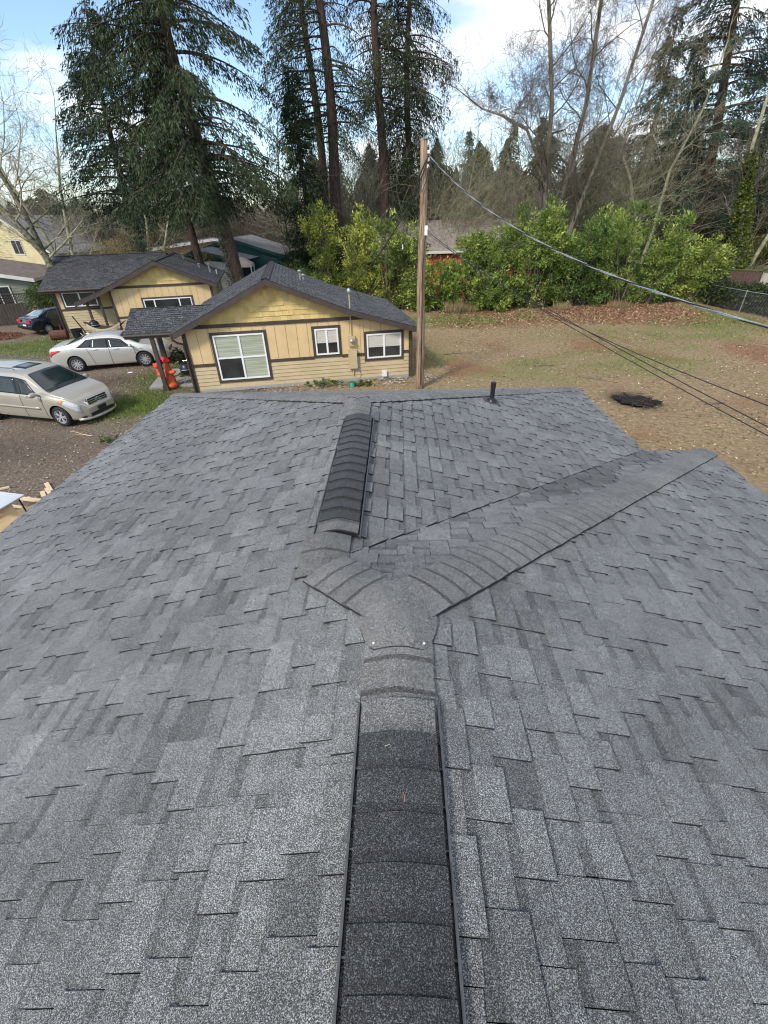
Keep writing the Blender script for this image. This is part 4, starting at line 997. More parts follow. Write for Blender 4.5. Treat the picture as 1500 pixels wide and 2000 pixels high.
def paint(name, a, rough=.32, coat=.6, metal=.35):
    return mat(name, a, tuple(c*1.06 for c in a), scale=1.2, rough=rough, coat=coat, metal=metal, spec=.5)
M_silver = paint('champagne_silver_paint', (.40, .365, .30)); M_pearl = paint('pale_silver_paint', (.54, .52, .47))
M_navy = paint('dark_navy_paint', (.010, .016, .028), rough=.25)
M_cglass = mat('car_glass', (.008, .014, .015), (.02, .032, .03), scale=2, rough=.08, spec=.6)
M_lamp = mat('clear_lamp', (.42, .44, .44), (.62, .63, .62), scale=22, rough=.12, spec=.8, coat=.8)
M_redl = mat('red_lamp', (.42, .012, .02), (.55, .03, .04), scale=14, rough=.2, coat=.5)
M_amber = mat('amber_lamp', (.62, .26, .10), (.7, .34, .16), scale=10, rough=.2)
M_seam = mat('dark_seam', (.02, .02, .02), (.03, .03, .03), rough=.7)
def cut_wheels(o, xs, r, hw):
    b = MB()
    for x in xs:
        for s in (-1, 1):
            y0, y1 = (hw-.30)*s, (hw+.3)*s; n = 26; k0 = len(b.v)
            for y in (y0, y1):
                for k in range(n): a = 2*math.pi*k/n; b.v.append((x+r*math.cos(a), y, r*.93+r*math.sin(a)))
            for k in range(n):
                j = (k+1) % n; b.f.append([k0+k, k0+j, k0+n+j, k0+n+k]); b.m.append(0); b.t.append(1)
            b.f.append([k0+k for k in reversed(range(n))]); b.m.append(0); b.t.append(1); b.f.append([k0+n+k for k in range(n)]); b.m.append(0); b.t.append(1)
    me = b.mesh('cut'); bm = bmesh.new(); bm.from_mesh(me); bmesh.ops.recalc_face_normals(bm, faces=bm.faces); bm.to_mesh(me); bm.free(); me.materials.append(M_seam); me.materials.append(M_seam)
    for p in me.polygons: p.material_index = 1
    c = bpy.data.objects.new('cut', me); COL.objects.link(c)
    bm = bmesh.new(); bm.from_mesh(o.data); bmesh.ops.recalc_face_normals(bm, faces=bm.faces); bm.to_mesh(o.data); bm.free()
    o.data.materials.append(M_seam)
    md = o.modifiers.new('b', 'BOOLEAN'); md.operation = 'DIFFERENCE'; md.object = c; md.solver = 'EXACT'; md.material_mode = 'INDEX'
    pm = o.parent; o.parent = None
    dg = bpy.context.evaluated_depsgraph_get(); ev = o.evaluated_get(dg); me2 = bpy.data.meshes.new_from_object(ev)
    o.modifiers.clear(); o.data = me2; o.parent = pm; bpy.data.objects.remove(c)
    smooth_by_angle(me2, 32)
def finish_car(t, cs, x0, x1, axles, r, hw, pm, spokes, tyre_w=.22, nx=64):
    b = cs.body(x0, x1, nx); o = b.build('body', [pm], t); cut_wheels(o, axles, r*1.13, hw)
    for x in axles:
        for s in (-1, 1): wheel(t, x, s*(hw-tyre_w/2-.015), r, tyre_w, M_rim, spokes, s)
    return o

# ---- pale silver sedan (faces +x)
sed = thing('silver_sedan', (-13.6, 21.75, 0), 'pale silver four-door sedan parked before the farther yellow cottage', 'car', 'parked cars', rad(15.5)); sed.scale = (1.04, 1.04, 1.04)
cs = CarShape(top=[(-2.42, .60), (-2.40, .92), (-2.30, 1.06), (-1.75, 1.13), (-1.62, 1.15), (-.85, 1.40), (-.30, 1.455), (.15, 1.45), (.50, 1.40), (1.32, 1.03), (1.5, .99), (2.05, .89), (2.3, .76), (2.42, .58)],
              belt=[(-2.42, .58), (-2.38, .86), (-2.25, .98), (-1.6, 1.03), (-1.0, .99), (0, .94), (1.3, .90), (2.0, .82), (2.3, .68), (2.42, .52)],
              half=[(-2.42, .70), (-2.36, .80), (-2.1, .87), (-1.5, .91), (0, .915), (1.5, .91), (1.95, .86), (2.25, .76), (2.42, .56)],
              bot=[(-2.42, .40), (-2.3, .27), (-1.9, .22), (0, .20), (2.0, .20), (2.3, .22), (2.42, .30)], tumble=.52, gh=None)
finish_car(sed, cs, -2.42, 2.42, (-1.42, 1.385), .335, .915, M_pearl, 10)
for s in (-1, 1):
    cs.patch([(-1.28, .575), (1.06, .555), (.60, .695), (-.80, .705)], s, .003, 'window_surround', M_plast, sed, 14, 6)
    cs.patch([(-.66, .565), (.045, .555), (.045, .69), (-.56, .70)], s, .006, 'window', M_cglass, sed)
    cs.patch([(-1.22, .585), (-.69, .568), (-.59, .70), (-.82, .695)], s, .006, 'window', M_cglass, sed)
    cs.patch([(.065, .555), (1.02, .56), (.62, .66), (.065, .69)], s, .006, 'window', M_cglass, sed)
    for (a, b) in ((.05, .05), (1.05, 1.12), (-.86, -.62)): cs.patch([(b-.008, .22), (b+.008, .22), (a+.008, .53), (a-.008, .53)], s, .002, 'door_seam', M_seam, sed, 1, 10)
    cs.patch([(-.62, .475), (-.38, .475), (-.38, .492), (-.62, .492)], s, .02, 'door_handle', M_pearl, sed, 3, 2, th=.01)
    cs.patch([(.22, .475), (.46, .475), (.46, .492), (.22, .492)], s, .02, 'door_handle', M_pearl, sed, 3, 2, th=.01)
    cs.patch([(-2.36, .40), (-1.86, .47), (-1.95, .50), (-2.36, .50)], s, .006, 'tail_light', M_redl, sed)
    cs.patch([(1.72, .47), (2.30, .36), (2.30, .50), (1.80, .52)], s, .006, 'headlight', M_lamp, sed)
    cs.patch([(1.22, .47), (1.42, .465), (1.42, .485), (1.24, .49)], s, .006, 'fender_vent', M_chrome, sed, 3, 2)
    b = MB(); b.ell((.98, s*1.0, .99), (.07, .11, .065)); b.tube([(.98, s*.86, .93), (.98, s*.98, .96)], .02, 6); b.build('mirror', M_pearl, sed, smooth=True)
cs.patch([(1.30, .86), (1.22, 1.14), (.58, 1.14), (.66, .86)] if False else [(1.27, .80), (1.27, 1.20), (.56, 1.17), (.56, .83)], 0, .006, 'windshield', M_cglass, sed, 10, 8)
cs.patch([(-1.62, 1.20), (-1.62, .80), (-.95, .83), (-.95, 1.17)], 0, .006, 'rear_window', M_cglass, sed, 10, 8)
b = MB(); b.box(2.33, 2.43, -.42, .42, .52, .64); b.build('grille', M_plast, sed)
b = MB(); b.box(2.30, 2.44, -.5, .5, .24, .36); b.build('lower_grille', M_plast, sed)
b = MB(); b.tube([(-.95, -.32, 1.40), (-1.02, -.32, 1.52)], .012, 6); b.ell((-.85, 0, 1.43), (.07, .03, .035)); b.build('antenna', M_white, sed)

# ---- champagne minivan (faces +x, nose towards the roof)
van = thing('silver_minivan', (-12.80, 15.25, 0), 'champagne silver minivan cut off by the left edge, its nose beside the roof', 'minivan', 'parked cars', rad(-13))
vs = CarShape(top=[(-2.58, .75), (-2.55, 1.3), (-2.40, 1.62), (-2.1, 1.72), (-1.2, 1.75), (.2, 1.73), (.62, 1.66), (1.45, 1.17), (1.62, 1.11), (2.05, 1.00), (2.35, .84), (2.48, .70), (2.56, .52)],
              belt=[(-2.58, .7), (-2.5, 1.0), (-2.0, 1.09), (0, 1.05), (1.5, 1.01), (2.1, .90), (2.4, .74), (2.56, .48)],
              half=[(-2.58, .82), (-2.4, .92), (-1.8, .97), (0, .98), (1.6, .97), (2.05, .92), (2.35, .80), (2.5, .64), (2.56, .5)],
              bot=[(-2.58, .45), (-2.4, .28), (-1.9, .22), (1.9, .20), (2.3, .20), (2.56, .26)], tumble=.34, gh=None)
finish_car(van, vs, -2.58, 2.56, (-1.30, 1.72), .345, .98, M_silver, 5)
for s in (-1, 1):
    vs.patch([(-2.26, .56), (1.26, .55), (.68, .705), (-2.1, .705)], s, .003, 'window_surround', M_plast, van, 16, 6)
    vs.patch([(.42, .555), (1.22, .56), (.72, .67), (.34, .70)], s, .006, 'window', M_cglass, van)
    vs.patch([(-.86, .555), (.30, .555), (.22, .70), (-.80, .70)], s, .006, 'window', M_cglass, van)
    vs.patch([(-2.22, .565), (-.98, .555), (-.92, .70), (-2.10, .695)], s, .006, 'window', M_cglass, van)
    for a in (.36, 1.22, -.95): vs.patch([(a-.008, .22), (a+.008, .22), (a+.008, .53), (a-.008, .53)], s, .002, 'door_seam', M_seam, van, 1, 10)
    vs.patch([(-1.1, .345), (1.06, .345), (1.06, .365), (-1.1, .365)], s, .012, 'side_moulding', M_silver, van, 10, 2, th=.012)
    vs.patch([(-.82, .48), (-.56, .48), (-.56, .50), (-.82, .50)], s, .022, 'door_handle', M_silver, van, 3, 2, th=.012)
    vs.patch([(.42, .48), (.68, .48), (.68, .50), (.42, .50)], s, .022, 'door_handle', M_silver, van, 3, 2, th=.012)
    vs.patch([(1.80, .455), (2.44, .35), (2.42, .54), (2.00, .575)], s, .008, 'headlight', M_lamp, van)
    vs.patch([(1.80, .457), (1.95, .43), (2.10, .55), (1.99, .57)], s, .011, 'turn_signal', M_amber, van, 4, 4)
    vs.patch([(2.36, .21), (2.48, .21), (2.48, .27), (2.38, .27)], s, .006, 'fog_light', M_seam, van, 3, 3)
    b = MB(); b.ell((1.12, s*1.10, 1.10), (.085, .14, .085)); b.tube([(1.12, s*.92, 1.04), (1.12, s*1.05, 1.07)], .025, 6); b.build('mirror', M_silver, van, smooth=True)
    b = MB(); b.tube([(-1.9, s*.62, 1.76), (-1.8, s*.62, 1.80), (.1, s*.62, 1.80), (.22, s*.62, 1.75)], .018, 6); b.build('roof_rail', M_plastg, van)
vs.patch([(1.46, .79), (1.46, 1.21), (.66, 1.17), (.66, .83)], 0, .006, 'windshield', M_cglass, van, 12, 10)
vs.patch([(1.52, .80), (1.52, 1.20), (1.44, 1.20), (1.44, .80)], 0, .008, 'cowl', M_plast, van, 4, 10)
vs.patch([(.30, .90), (.30, 1.10), (-.28, 1.10), (-.28, .90)], 0, .006, 'sunroof', M_cglass, van, 6, 6)
b = MB(); b.box(2.42, 2.50, -.40, .40, .60, .82); gr = b.build('grille', M_plast, van)
b = MB()
for z in (.63, .70, .77): b.box(2.49, 2.515, -.38, .38, z-.012, z+.012)
b.tube([(2.50, -.42, .60), (2.50, .42, .60), (2.47, .40, .83), (2.47, -.40, .83), (2.50, -.42, .60)], .014, 6); b.build('grille_trim', M_chrome, gr)
b = MB()                                             # the maker's emblem: an upright H in a rounded frame
b.box(2.516, 2.528, -.062, -.040, .655, .765); b.box(2.516, 2.528, .040, .062, .655, .765); b.box(2.516, 2.528, -.04, .04, .700, .720)
b.tube([(2.515, .095*math.cos(a)*(1-.12*math.sin(a)), .71+.072*math.sin(a)) for a in np.linspace(0, 2*math.pi, 20)], .006, 5); b.build('emblem', M_chrome, gr)
b = MB(); b.box(2.46, 2.572, -.50, .50, .27, .38); b.build('lower_grille', M_plast, van)
b = MB(); b.tube([(2.30, -.80, .24), (2.48, -.62, .22), (2.585, -.3, .215), (2.60, 0, .215), (2.585, .3, .215), (2.48, .62, .22), (2.30, .80, .24)], .045, 8); b.build('bumper_lip', M_silver, van, smooth=True)
b = MB(); b.box(2.586, 2.60, -.17, .17, .40, .52); b.build('plate_mount', M_plast, van)
for s in (-1, 1):
    b = MB(); b.tube([(1.50, s*.35-.1, 1.165), (1.18, s*.35+.3, 1.345)], .009, 5); b.build('wiper', M_plast, van)

# ---- dark blue hatch/sedan seen from behind at the far left
dk = thing('navy_sedan', (-22.15, 30.75, 0), 'old dark navy car seen from behind beside the farther cottage', 'car', 'parked cars', rad(62))
ds = CarShape(top=[(-2.12, .62), (-2.10, .90), (-2.0, 1.0), (-1.62, 1.04), (-1.55, 1.05), (-.95, 1.33), (-.5, 1.385), (.2, 1.375), (.45, 1.32), (1.15, .98), (1.9, .86), (2.12, .6)],
              belt=[(-2.12, .58), (-2.05, .86), (-1.6, .96), (0, .92), (1.2, .88), (1.9, .78), (2.12, .55)],
              half=[(-2.12, .74), (-2.0, .81), (-1.5, .845), (1.3, .845), (1.9, .78), (2.12, .6)], bot=[(-2.12, .38), (-2, .26), (0, .2), (1.9, .2), (2.12, .3)], tumble=.5, gh=None)
finish_car(dk, ds, -2.12, 2.12, (-1.25, 1.25), .30, .845, M_navy, 8, .19, nx=56)
for s in (-1, 1):
    ds.patch([(-1.15, .58), (-.1, .56), (-.1, .69), (-.85, .70)], s, .006, 'window', M_cglass, dk)
    ds.patch([(-.02, .56), (.95, .57), (.55, .66), (0, .69)], s, .006, 'window', M_cglass, dk)
    b = MB(); b.box(-2.15, -2.04, *(sorted((s*.34, s*.74))), .74, .90); b.build('tail_light', M_redl, dk)
    b = MB(); b.ell((.85, s*.93, .95), (.06, .09, .06)); b.build('mirror', M_navy, dk, smooth=True)
ds.patch([(-1.56, 1.21), (-1.56, .79), (-.98, .83), (-.98, 1.17)], 0, .006, 'rear_window', mat('pale_reflecting_glass', (.10, .14, .15), (.3, .36, .37), scale=3, rough=.08, spec=1), dk, 10, 8)
ds.patch([(1.12, .80), (1.12, 1.20), (.5, 1.17), (.5, .83)], 0, .006, 'windshield', M_cglass, dk, 10, 8)
b = MB(); b.box(-2.16, -2.125, -.17, .17, .50, .64); b.build('licence_plate', M_white, dk)
b = MB(); b.box(-2.20, -2.05, -.80, .80, .42, .56); b.build('rear_bumper', M_navy, dk)

# ================================================================== THINGS IN THE YARD
M_org = mat('orange_fabric', (.52, .085, .025), (.62, .12, .04), scale=6, rough=.7); M_redf = mat('red_fabric', (.72, .03, .03), (.85, .06, .05), scale=8, rough=.7)
def blob(parts, name, m, par, voxel=.035):
    b = MB()
    for c, r in parts: b.ell(c, r, 14)
    o = b.build(name, m, par); o.modifiers.new('r', 'REMESH').voxel_size = voxel; o.modifiers['r'].use_smooth_shade = True
    s = o.modifiers.new('s', 'SMOOTH'); s.iterations = 4; s.factor = .6
    return o
fg = thing('inflatable_figure', tuple(A2w(-1.12, .98, 0)), 'orange inflatable yard figure with bright red mitts behind the front porch post', 'inflatable', None, rad(-15)); fg.scale = (.86, .86, .82)
blob([((0, 0, .38), (.26, .24, .42)), ((.02, 0, .78), (.20, .19, .26)), ((.20, -.08, .82), (.28, .12, .10)), ((.40, -.1, .86), (.11, .11, .10)), ((.0, 0, 1.05), (.13, .13, .25)), ((-.2, -.1, .60), (.20, .12, .12)), ((-.38, -.13, .68), (.17, .12, .13)), ((-.46, -.13, .85), (.09, .09, .18)), ((.05, -.1, .18), (.33, .3, .2))], 'body', M_org, fg)
blob([((-.47, -.14, 1.08), (.14, .10, .13)), ((-.56, -.14, 1.17), (.08, .07, .08)), ((-.40, -.14, 1.20), (.08, .07, .08))], 'mitt', M_redf, fg)
blob([((.02, -.02, 1.34), (.17, .12, .12)), ((-.08, -.02, 1.45), (.09, .08, .10)), ((.10, -.02, 1.46), (.10, .08, .09)), ((.20, -.02, 1.36), (.08, .07, .08))], 'mitt', M_redf, fg)
def kettle(loc, label, r=.28, rz=0, orange=False):
    t = thing('kettle_grill', tuple(loc), label, 'grill', 'kettle grills', rz)
    b = MB(); b.lathe([(.02, .42), (r*.6, .46), (r*.9, .56), (r, .68), (r, .70)], 20); b.build('bowl', M_plast, t, smooth=True)
    b = MB(); b.lathe([(r*1.02, .70), (r*1.0, .76), (r*.8, .88), (r*.4, .95), (.02, .965)], 20); ld = b.build('lid', M_plast, t, smooth=True)
    b = MB(); b.tube([(-.08, 0, .95), (-.08, 0, 1.01), (.08, 0, 1.01), (.08, 0, .95)], .012, 6); b.build('handle', M_org if orange else M_chrome, ld)
    b = MB(); b.lathe([(r*1.03, .69), (r*1.05, .70), (r*1.03, .715)], 20); b.build('rim', M_chrome, t)
    for k in range(3):
        a = 2.09*k; b = MB(); b.tube([(r*.5*math.cos(a), r*.5*math.sin(a), .48), (r*1.1*math.cos(a), r*1.1*math.sin(a), .0)], .012, 6); b.build('leg', M_metal, t)
    return t
kettle(A2w(-.42, 1.15, 0), 'black kettle grill beside the orange inflatable figure at the cottage corner', .29)
kettle((-18.2, 28.0, 0), 'small black grill with an orange top behind the silver sedan roof', .27, orange=True)
b = MB(); b.ell((0, 0, .12), (.16, .1, .07)); b.ell((.1, .04, .1), (.1, .08, .06)); 
M_rust = mat('rusty_steel', (.07, .028, .018), (.13, .055, .035), scale=9, rough=.85)
sm_ = thing('barrel_smoker', (-18.9, 25.7, 0), 'rusty brown barrel smoker on the grass behind the silver sedan', 'smoker', None, rad(20))
b = MB(); b.lathe([(.001, -.42), (.24, -.42), (.26, -.38), (.26, .38), (.24, .42), (.001, .42)], 18, 'x', c=(0, 0, .62)); b.build('barrel', M_rust, sm_, smooth=False)
b = MB()
for x in (-.3, .3):
    for y in (-.2, .2): b.tube([(x, y, 0), (x, y*.7, .45)], .02, 6)
b.build('leg_frame', M_rust, sm_); b = MB(); b.tube([(.2, 0, .86), (.2, 0, 1.15)], .045, 8); b.build('chimney', M_rust, sm_)
tb = thing('trash_bin', (-18.1, 26.1, 0), 'black open-topped bin next to the rusty barrel smoker', 'bin', None, rad(12))
b = MB(); b.lathe([(.001, .02), (.22, .02), (.29, .78), (.31, .80), (.31, .84), (.27, .84), (.26, .4)], 18); b.build('bin_body', M_plast, tb)
hm = thing('hammock', (-17.35, 27.75, 0), 'cream fringed hammock with a dark edge on a stand before the farther cottage', 'hammock', None, rad(4))
M_ham = mat('cream_cloth', (.45, .38, .26), (.55, .48, .35), scale=9, rough=.9)
b = MB(); n = 18; L_ = 2.5
for i in range(n+1):
    t = i/n; x = -L_/2+L_*t; z = .95-.55*4*t*(1-t)*.95; w = .45*math.sin(math.pi*t)**.6+.02
    for q in (-1, -.5, 0, .5, 1): b.v.append((x, q*w, z+.16*abs(q)**1.5*math.sin(math.pi*t)))
for i in range(n):
    for k in range(4): b.f.append([i*5+k, i*5+k+1, (i+1)*5+k+1, (i+1)*5+k]); b.m.append(0); b.t.append(1)
o = b.build('hammock_cloth', M_fdark, hm, smooth=True); o.modifiers.new('s', 'SOLIDIFY').thickness = .012
b = MB(); r = random.Random(5)
for i in range(60):
    t = .12+.76*i/59; x = -L_/2+L_*t; z = .95-.55*4*t*(1-t)*.95+.16; w = .45*math.sin(math.pi*t)**.6+.03; dz = r.uniform(.16, .30)
    b.prism([(x-.018, -w, z), (x+.018, -w, z), (x+.01+r.uniform(-.03, .03), -w-.02, z-dz)], [(x-.018, -w+.004, z), (x+.018, -w+.004, z), (x+.01, -w-.016, z-dz)])
b.build('fringe', M_ham, hm, kind='stuff')
b = MB(); b.tube([(-1.75, 0, 1.25), (-1.2, 0, .1), (-1.1, 0, .04), (1.1, 0, .04), (1.2, 0, .1), (1.75, 0, 1.25)], .035, 8); b.tube([(-1.1, -.5, .04), (-1.1, .5, .04)], .03, 6); b.tube([(1.1, -.5, .04), (1.1, .5, .04)], .03, 6); b.build('stand', M_wire, hm)
# scrap lumber and table at the lower left
M_pine = mat('fresh_pine', (.62, .46, .27), (.72, .56, .36), scale=3, rough=.75, stretch=(1, 8, 8)); M_ply = mat('plywood', (.58, .40, .20), (.70, .50, .28), scale=2.5, rough=.8, stretch=(1, 6, 6))
M_foil = mat('white_sheet', (.46, .48, .50), (.56, .58, .60), scale=2, rough=.35)
lum = [(-9.12, 9.80, .55, .10, 2.35, 'upper short pine offcut lying beside the roof edge'), (-8.98, 9.58, .42, .09, 2.35, 'middle short pine offcut beside the roof edge'), (-9.02, 9.44, .34, .10, 2.3, 'lower short pine offcut beside the roof edge'),
       (-9.12, 9.18, .60, .12, 2.98, 'wide pale plank end lying left of the three offcuts'), (-9.45, 9.22, .40, .04, .4, 'thin pale stick on the dirt left of the plank'), (-10.3, 9.75, .28, .07, .5, 'lone pale wood chip on the dark dirt at the left edge'), (-9.2, 8.85, .95, .06, 2.95, 'long thin pale batten beneath the planks')]
for (x, y, l, w, a, lb) in lum:
    b = MB(); b.box(-l/2, l/2, -w/2, w/2, .02, .058); o = b.build('lumber_offcut', M_pine, None); o.location = (x, y, 0); o.rotation_euler = (0, rad(rnd.uniform(-2, 2)), a); tag(o, lb, 'lumber', 'scrap lumber on the dirt')
tbl = thing('work_table', (-8.95, 8.05, 0), 'white-topped folding work table at the left edge above the roof', 'table', None, rad(-12))
b = MB(); b.box(-.6, .55, -.35, .35, .70, .73); b.build('table_top', M_foil, tbl)
for (x, y) in ((-.5, -.28), (-.5, .28), (.45, -.28), (.45, .28)):
    b = MB(); b.tube([(x, y, 0), (x*.92, y, .70)], .018, 6); b.build('leg', M_wire, tbl)
b = MB(); b.box(-.5, .5, -.3, .3, 0, .022); o = b.build('plywood_sheet', M_ply, None); o.location = (-8.75, 8.55, .05); o.rotation_euler = (rad(3), rad(-2), .75); tag(o, 'large sheet of bare plywood lying at the left edge of the picture', 'plywood')
b = MB(); b.box(-.6, .6, -.3, .3, 0, .022); o = b.build('plywood_sheet', M_ply, None); o.location = (-8.72, 7.45, .40); o.rotation_euler = (rad(58), 0, .95); tag(o, 'plywood panel propped upright against the table at the left edge', 'plywood')
b = MB(); b.box(-.18, .18, -.12, .12, 0, .34); 
b = MB(); b.lathe([(.001, 0), (.14, 0), (.16, .3), (.165, .31), (.15, .31), (.13, .02)], 16); o = b.build('bucket', mat('teal_plastic', (.05, .35, .28), scale=4, rough=.5), None); o.location = tuple(A2w(6.15, -.75, 0)); o.scale = (.7, .7, .6); tag(o, 'small teal bucket by the cottage wall under the electric meter', 'bucket')
b = MB(); b.prism([(-.06, -.1, .01), (.14, -.06, .01), (.16, .05, .03), (-.04, .08, .02)], [(-.06, -.1, 0), (.14, -.06, 0), (.16, .05, 0), (-.04, .08, 0)]); o = b.build('paper_scrap', M_white, None); o.location = (-12.3, 20.2, .02); tag(o, 'white paper scrap on the mud beside the sedan', 'litter')

# ================================================================== VEGETATION
def seg_mesh(name, P0, P1, R0, R1, k=3):
    """many tapered k-sided sticks in one mesh"""
    P0, P1, R0, R1 = (np.asarray(a, np.float32) for a in (P0, P1, R0, R1)); n = len(P0)
    d = P1-P0; L_ = np.linalg.norm(d, axis=1, keepdims=True)+1e-9; d = d/L_
    ref = np.where(np.abs(d[:, 2:3]) < .9, np.array([[0, 0, 1.]]), np.array([[1., 0, 0]])); a = np.cross(ref, d); a /= np.linalg.norm(a, axis=1, keepdims=True)+1e-9; c = np.cross(d, a)
    V = np.empty((n, 2*k, 3), np.float32)
    for j in range(k):
        t = 2*math.pi*j/k; o = a*math.cos(t)+c*math.sin(t); V[:, j] = P0+o*R0[:, None]; V[:, k+j] = P1+o*R1[:, None]
    F = np.array([[j, (j+1) % k, k+(j+1) % k, k+j] for j in range(k)])
    return np_mesh(name, V.reshape(-1, 3), (np.arange(n)[:, None, None]*2*k+F[None]).reshape(-1, 4), smooth=True)
def leaf_mesh(name, C, D, S, L_, Wd, col, fold=0.0):
    """rhombic leaves/sprays: centre C, long axis D, side axis S"""
    n = len(C); D = D/(np.linalg.norm(D, axis=1, keepdims=True)+1e-9); S = S-D*np.sum(S*D, 1, keepdims=True); S /= np.linalg.norm(S, axis=1, keepdims=True)+1e-9
    L2, W2 = L_[:, None]/2, Wd[:, None]/2
    V = np.stack([C-D*L2, C+S*W2-D*L2*.15, C+D*L2, C-S*W2-D*L2*.15], 1)
    F = np.arange(n*4).reshape(n, 4)
    return np_mesh(name, V.reshape(-1, 3), F, col=col)
def cols(n, a, b, g, jit=.18, warm=None):
    a, b = np.array(a), np.array(b); t = g.random((n, 1)); c = a*(1-t)+b*t; return np.clip(c*(1+g.normal(0, jit, (n, 1))), .002, 1)

def conifer(name, loc, hgt, r0, base, rad_f, seed, label, dens=1.0, droop=.55, lean=(0, 0), ca=(.022, .034, .018), cb=(.060, .078, .036), spray=(.25, .055), step=.42, cat='tree', group=None,
            bald=0.0, az_bias=None, build=True, az_w=0, hang=.8, ups=0.15, trunk_m=None, bowl=1.0):
    """fir/cedar: tapered trunk, drooping boughs, hanging sprays of needles"""
    g = np.random.default_rng(seed); P0, P1, R0, R1 = [], [], [], []; Cs, Ds, Ss = [], [], []
    z = base
    def axis(z): t = z/hgt; return np.array([lean[0]*t+.25*math.sin(z*.31+seed), lean[1]*t, z])
    while z < hgt-.15:
        nb = g.integers(3, 6) if z < hgt*.8 else 4
        for _ in range(int(nb)):
            if g.random() < bald: continue
            az = g.uniform(0, 2*math.pi)
            if az_bias is not None and g.random() < az_w: az = g.normal(az_bias, .9)
            Lb = rad_f((z-base)/(hgt-base))*g.uniform(.55, 1.18)
            if Lb < .25: Lb = .25
            dirv = np.array([math.cos(az), math.sin(az), 0]); lat = np.array([-dirv[1], dirv[0], 0])
            n = max(3, int(Lb/.45)); zz = z+g.uniform(-.2, .2); ax = axis(zz); curl = g.normal(0, .12)
            up_, dr = ups+g.normal(0, .06), droop*g.uniform(.7, 1.3); pts = []
            for i in range(n+1):
                s = Lb*i/n; pts.append(ax+dirv*s+lat*curl*s*s/Lb+np.array([0, 0, up_*s-dr*s*s/max(Lb, 1)*.55+ (0.12*s*s/Lb if dr < .3 else 0)]))
            pts = np.array(pts); rb = .015+.012*Lb
            for i in range(n): P0.append(pts[i]); P1.append(pts[i+1]); R0.append(rb*(1-i/n)+.006); R1.append(rb*(1-(i+1)/n)+.006)
            # needle sprays: side branchlets and hanging ones
            m = int(dens*Lb*62)+8; t = g.random(m)**.75*.9+.12; t = np.clip(t, 0, 1); f = t*n; i0 = np.minimum(f.astype(int), n-1); fr = (f-i0)[:, None]
            pc = pts[i0]*(1-fr)+pts[i0+1]*fr; side = g.choice([-1, 1], m)[:, None]; off = g.random((m, 1))*(.32+.30*Lb*(1-t)[:, None]*.5)
            sag = off*g.uniform(.15, hang, (m, 1))+g.random((m, 1))**2*hang*.55
            c = pc+lat*side*off+dirv*off*.45-np.array([0, 0, 1])*sag+g.normal(0, .05, (m, 3))
            dd = lat*side*g.uniform(.2, 1, (m, 1))+dirv*g.uniform(.2, 1, (m, 1))+np.array([0, 0, -1])*g.uniform(.1, 1.7*hang, (m, 1))
            Cs.append(c); Ds.append(dd); Ss.append(g.normal(0, 1, (m, 3))+np.array([0, 0, .4]))
        z += step*(.7+.6*g.random())*(1.0 if z < hgt*.75 else .7)
    C_, D_, S_ = np.concatenate(Cs), np.concatenate(Ds), np.concatenate(Ss); n = len(C_)
    rr = g.uniform(.6, 1.35, n); cl = cols(n, ca, cb, g, .2)
    # clumps differ in tone from bough to bough, as the growth does
    tn = 1+.22*np.sin(C_[:, 0]*1.7+seed)*np.sin(C_[:, 2]*1.3+seed*2)*np.sin(C_[:, 1]*1.9); cl = cl*tn[:, None]*1.2
    t = thing(name, loc, label, cat, group)
    tz = np.linspace(0, hgt, 22); ax = np.array([axis(q) for q in tz]); rt = r0*(1-tz/hgt)**.8+.02
    mb = MB(); mb.tube([tuple(p) for p in ax], list(rt), 10, cap=False); mb.build('trunk', trunk_m or M_bark, t, smooth=True)
    link('crown', leaf_mesh('crown', C_, D_, S_, spray[0]*rr, spray[1]*rr, cl), t, [M_needle])
    link('boughs', seg_mesh('boughs', P0, P1, R0, R1), t, [M_bark], kind='stuff')
    return t
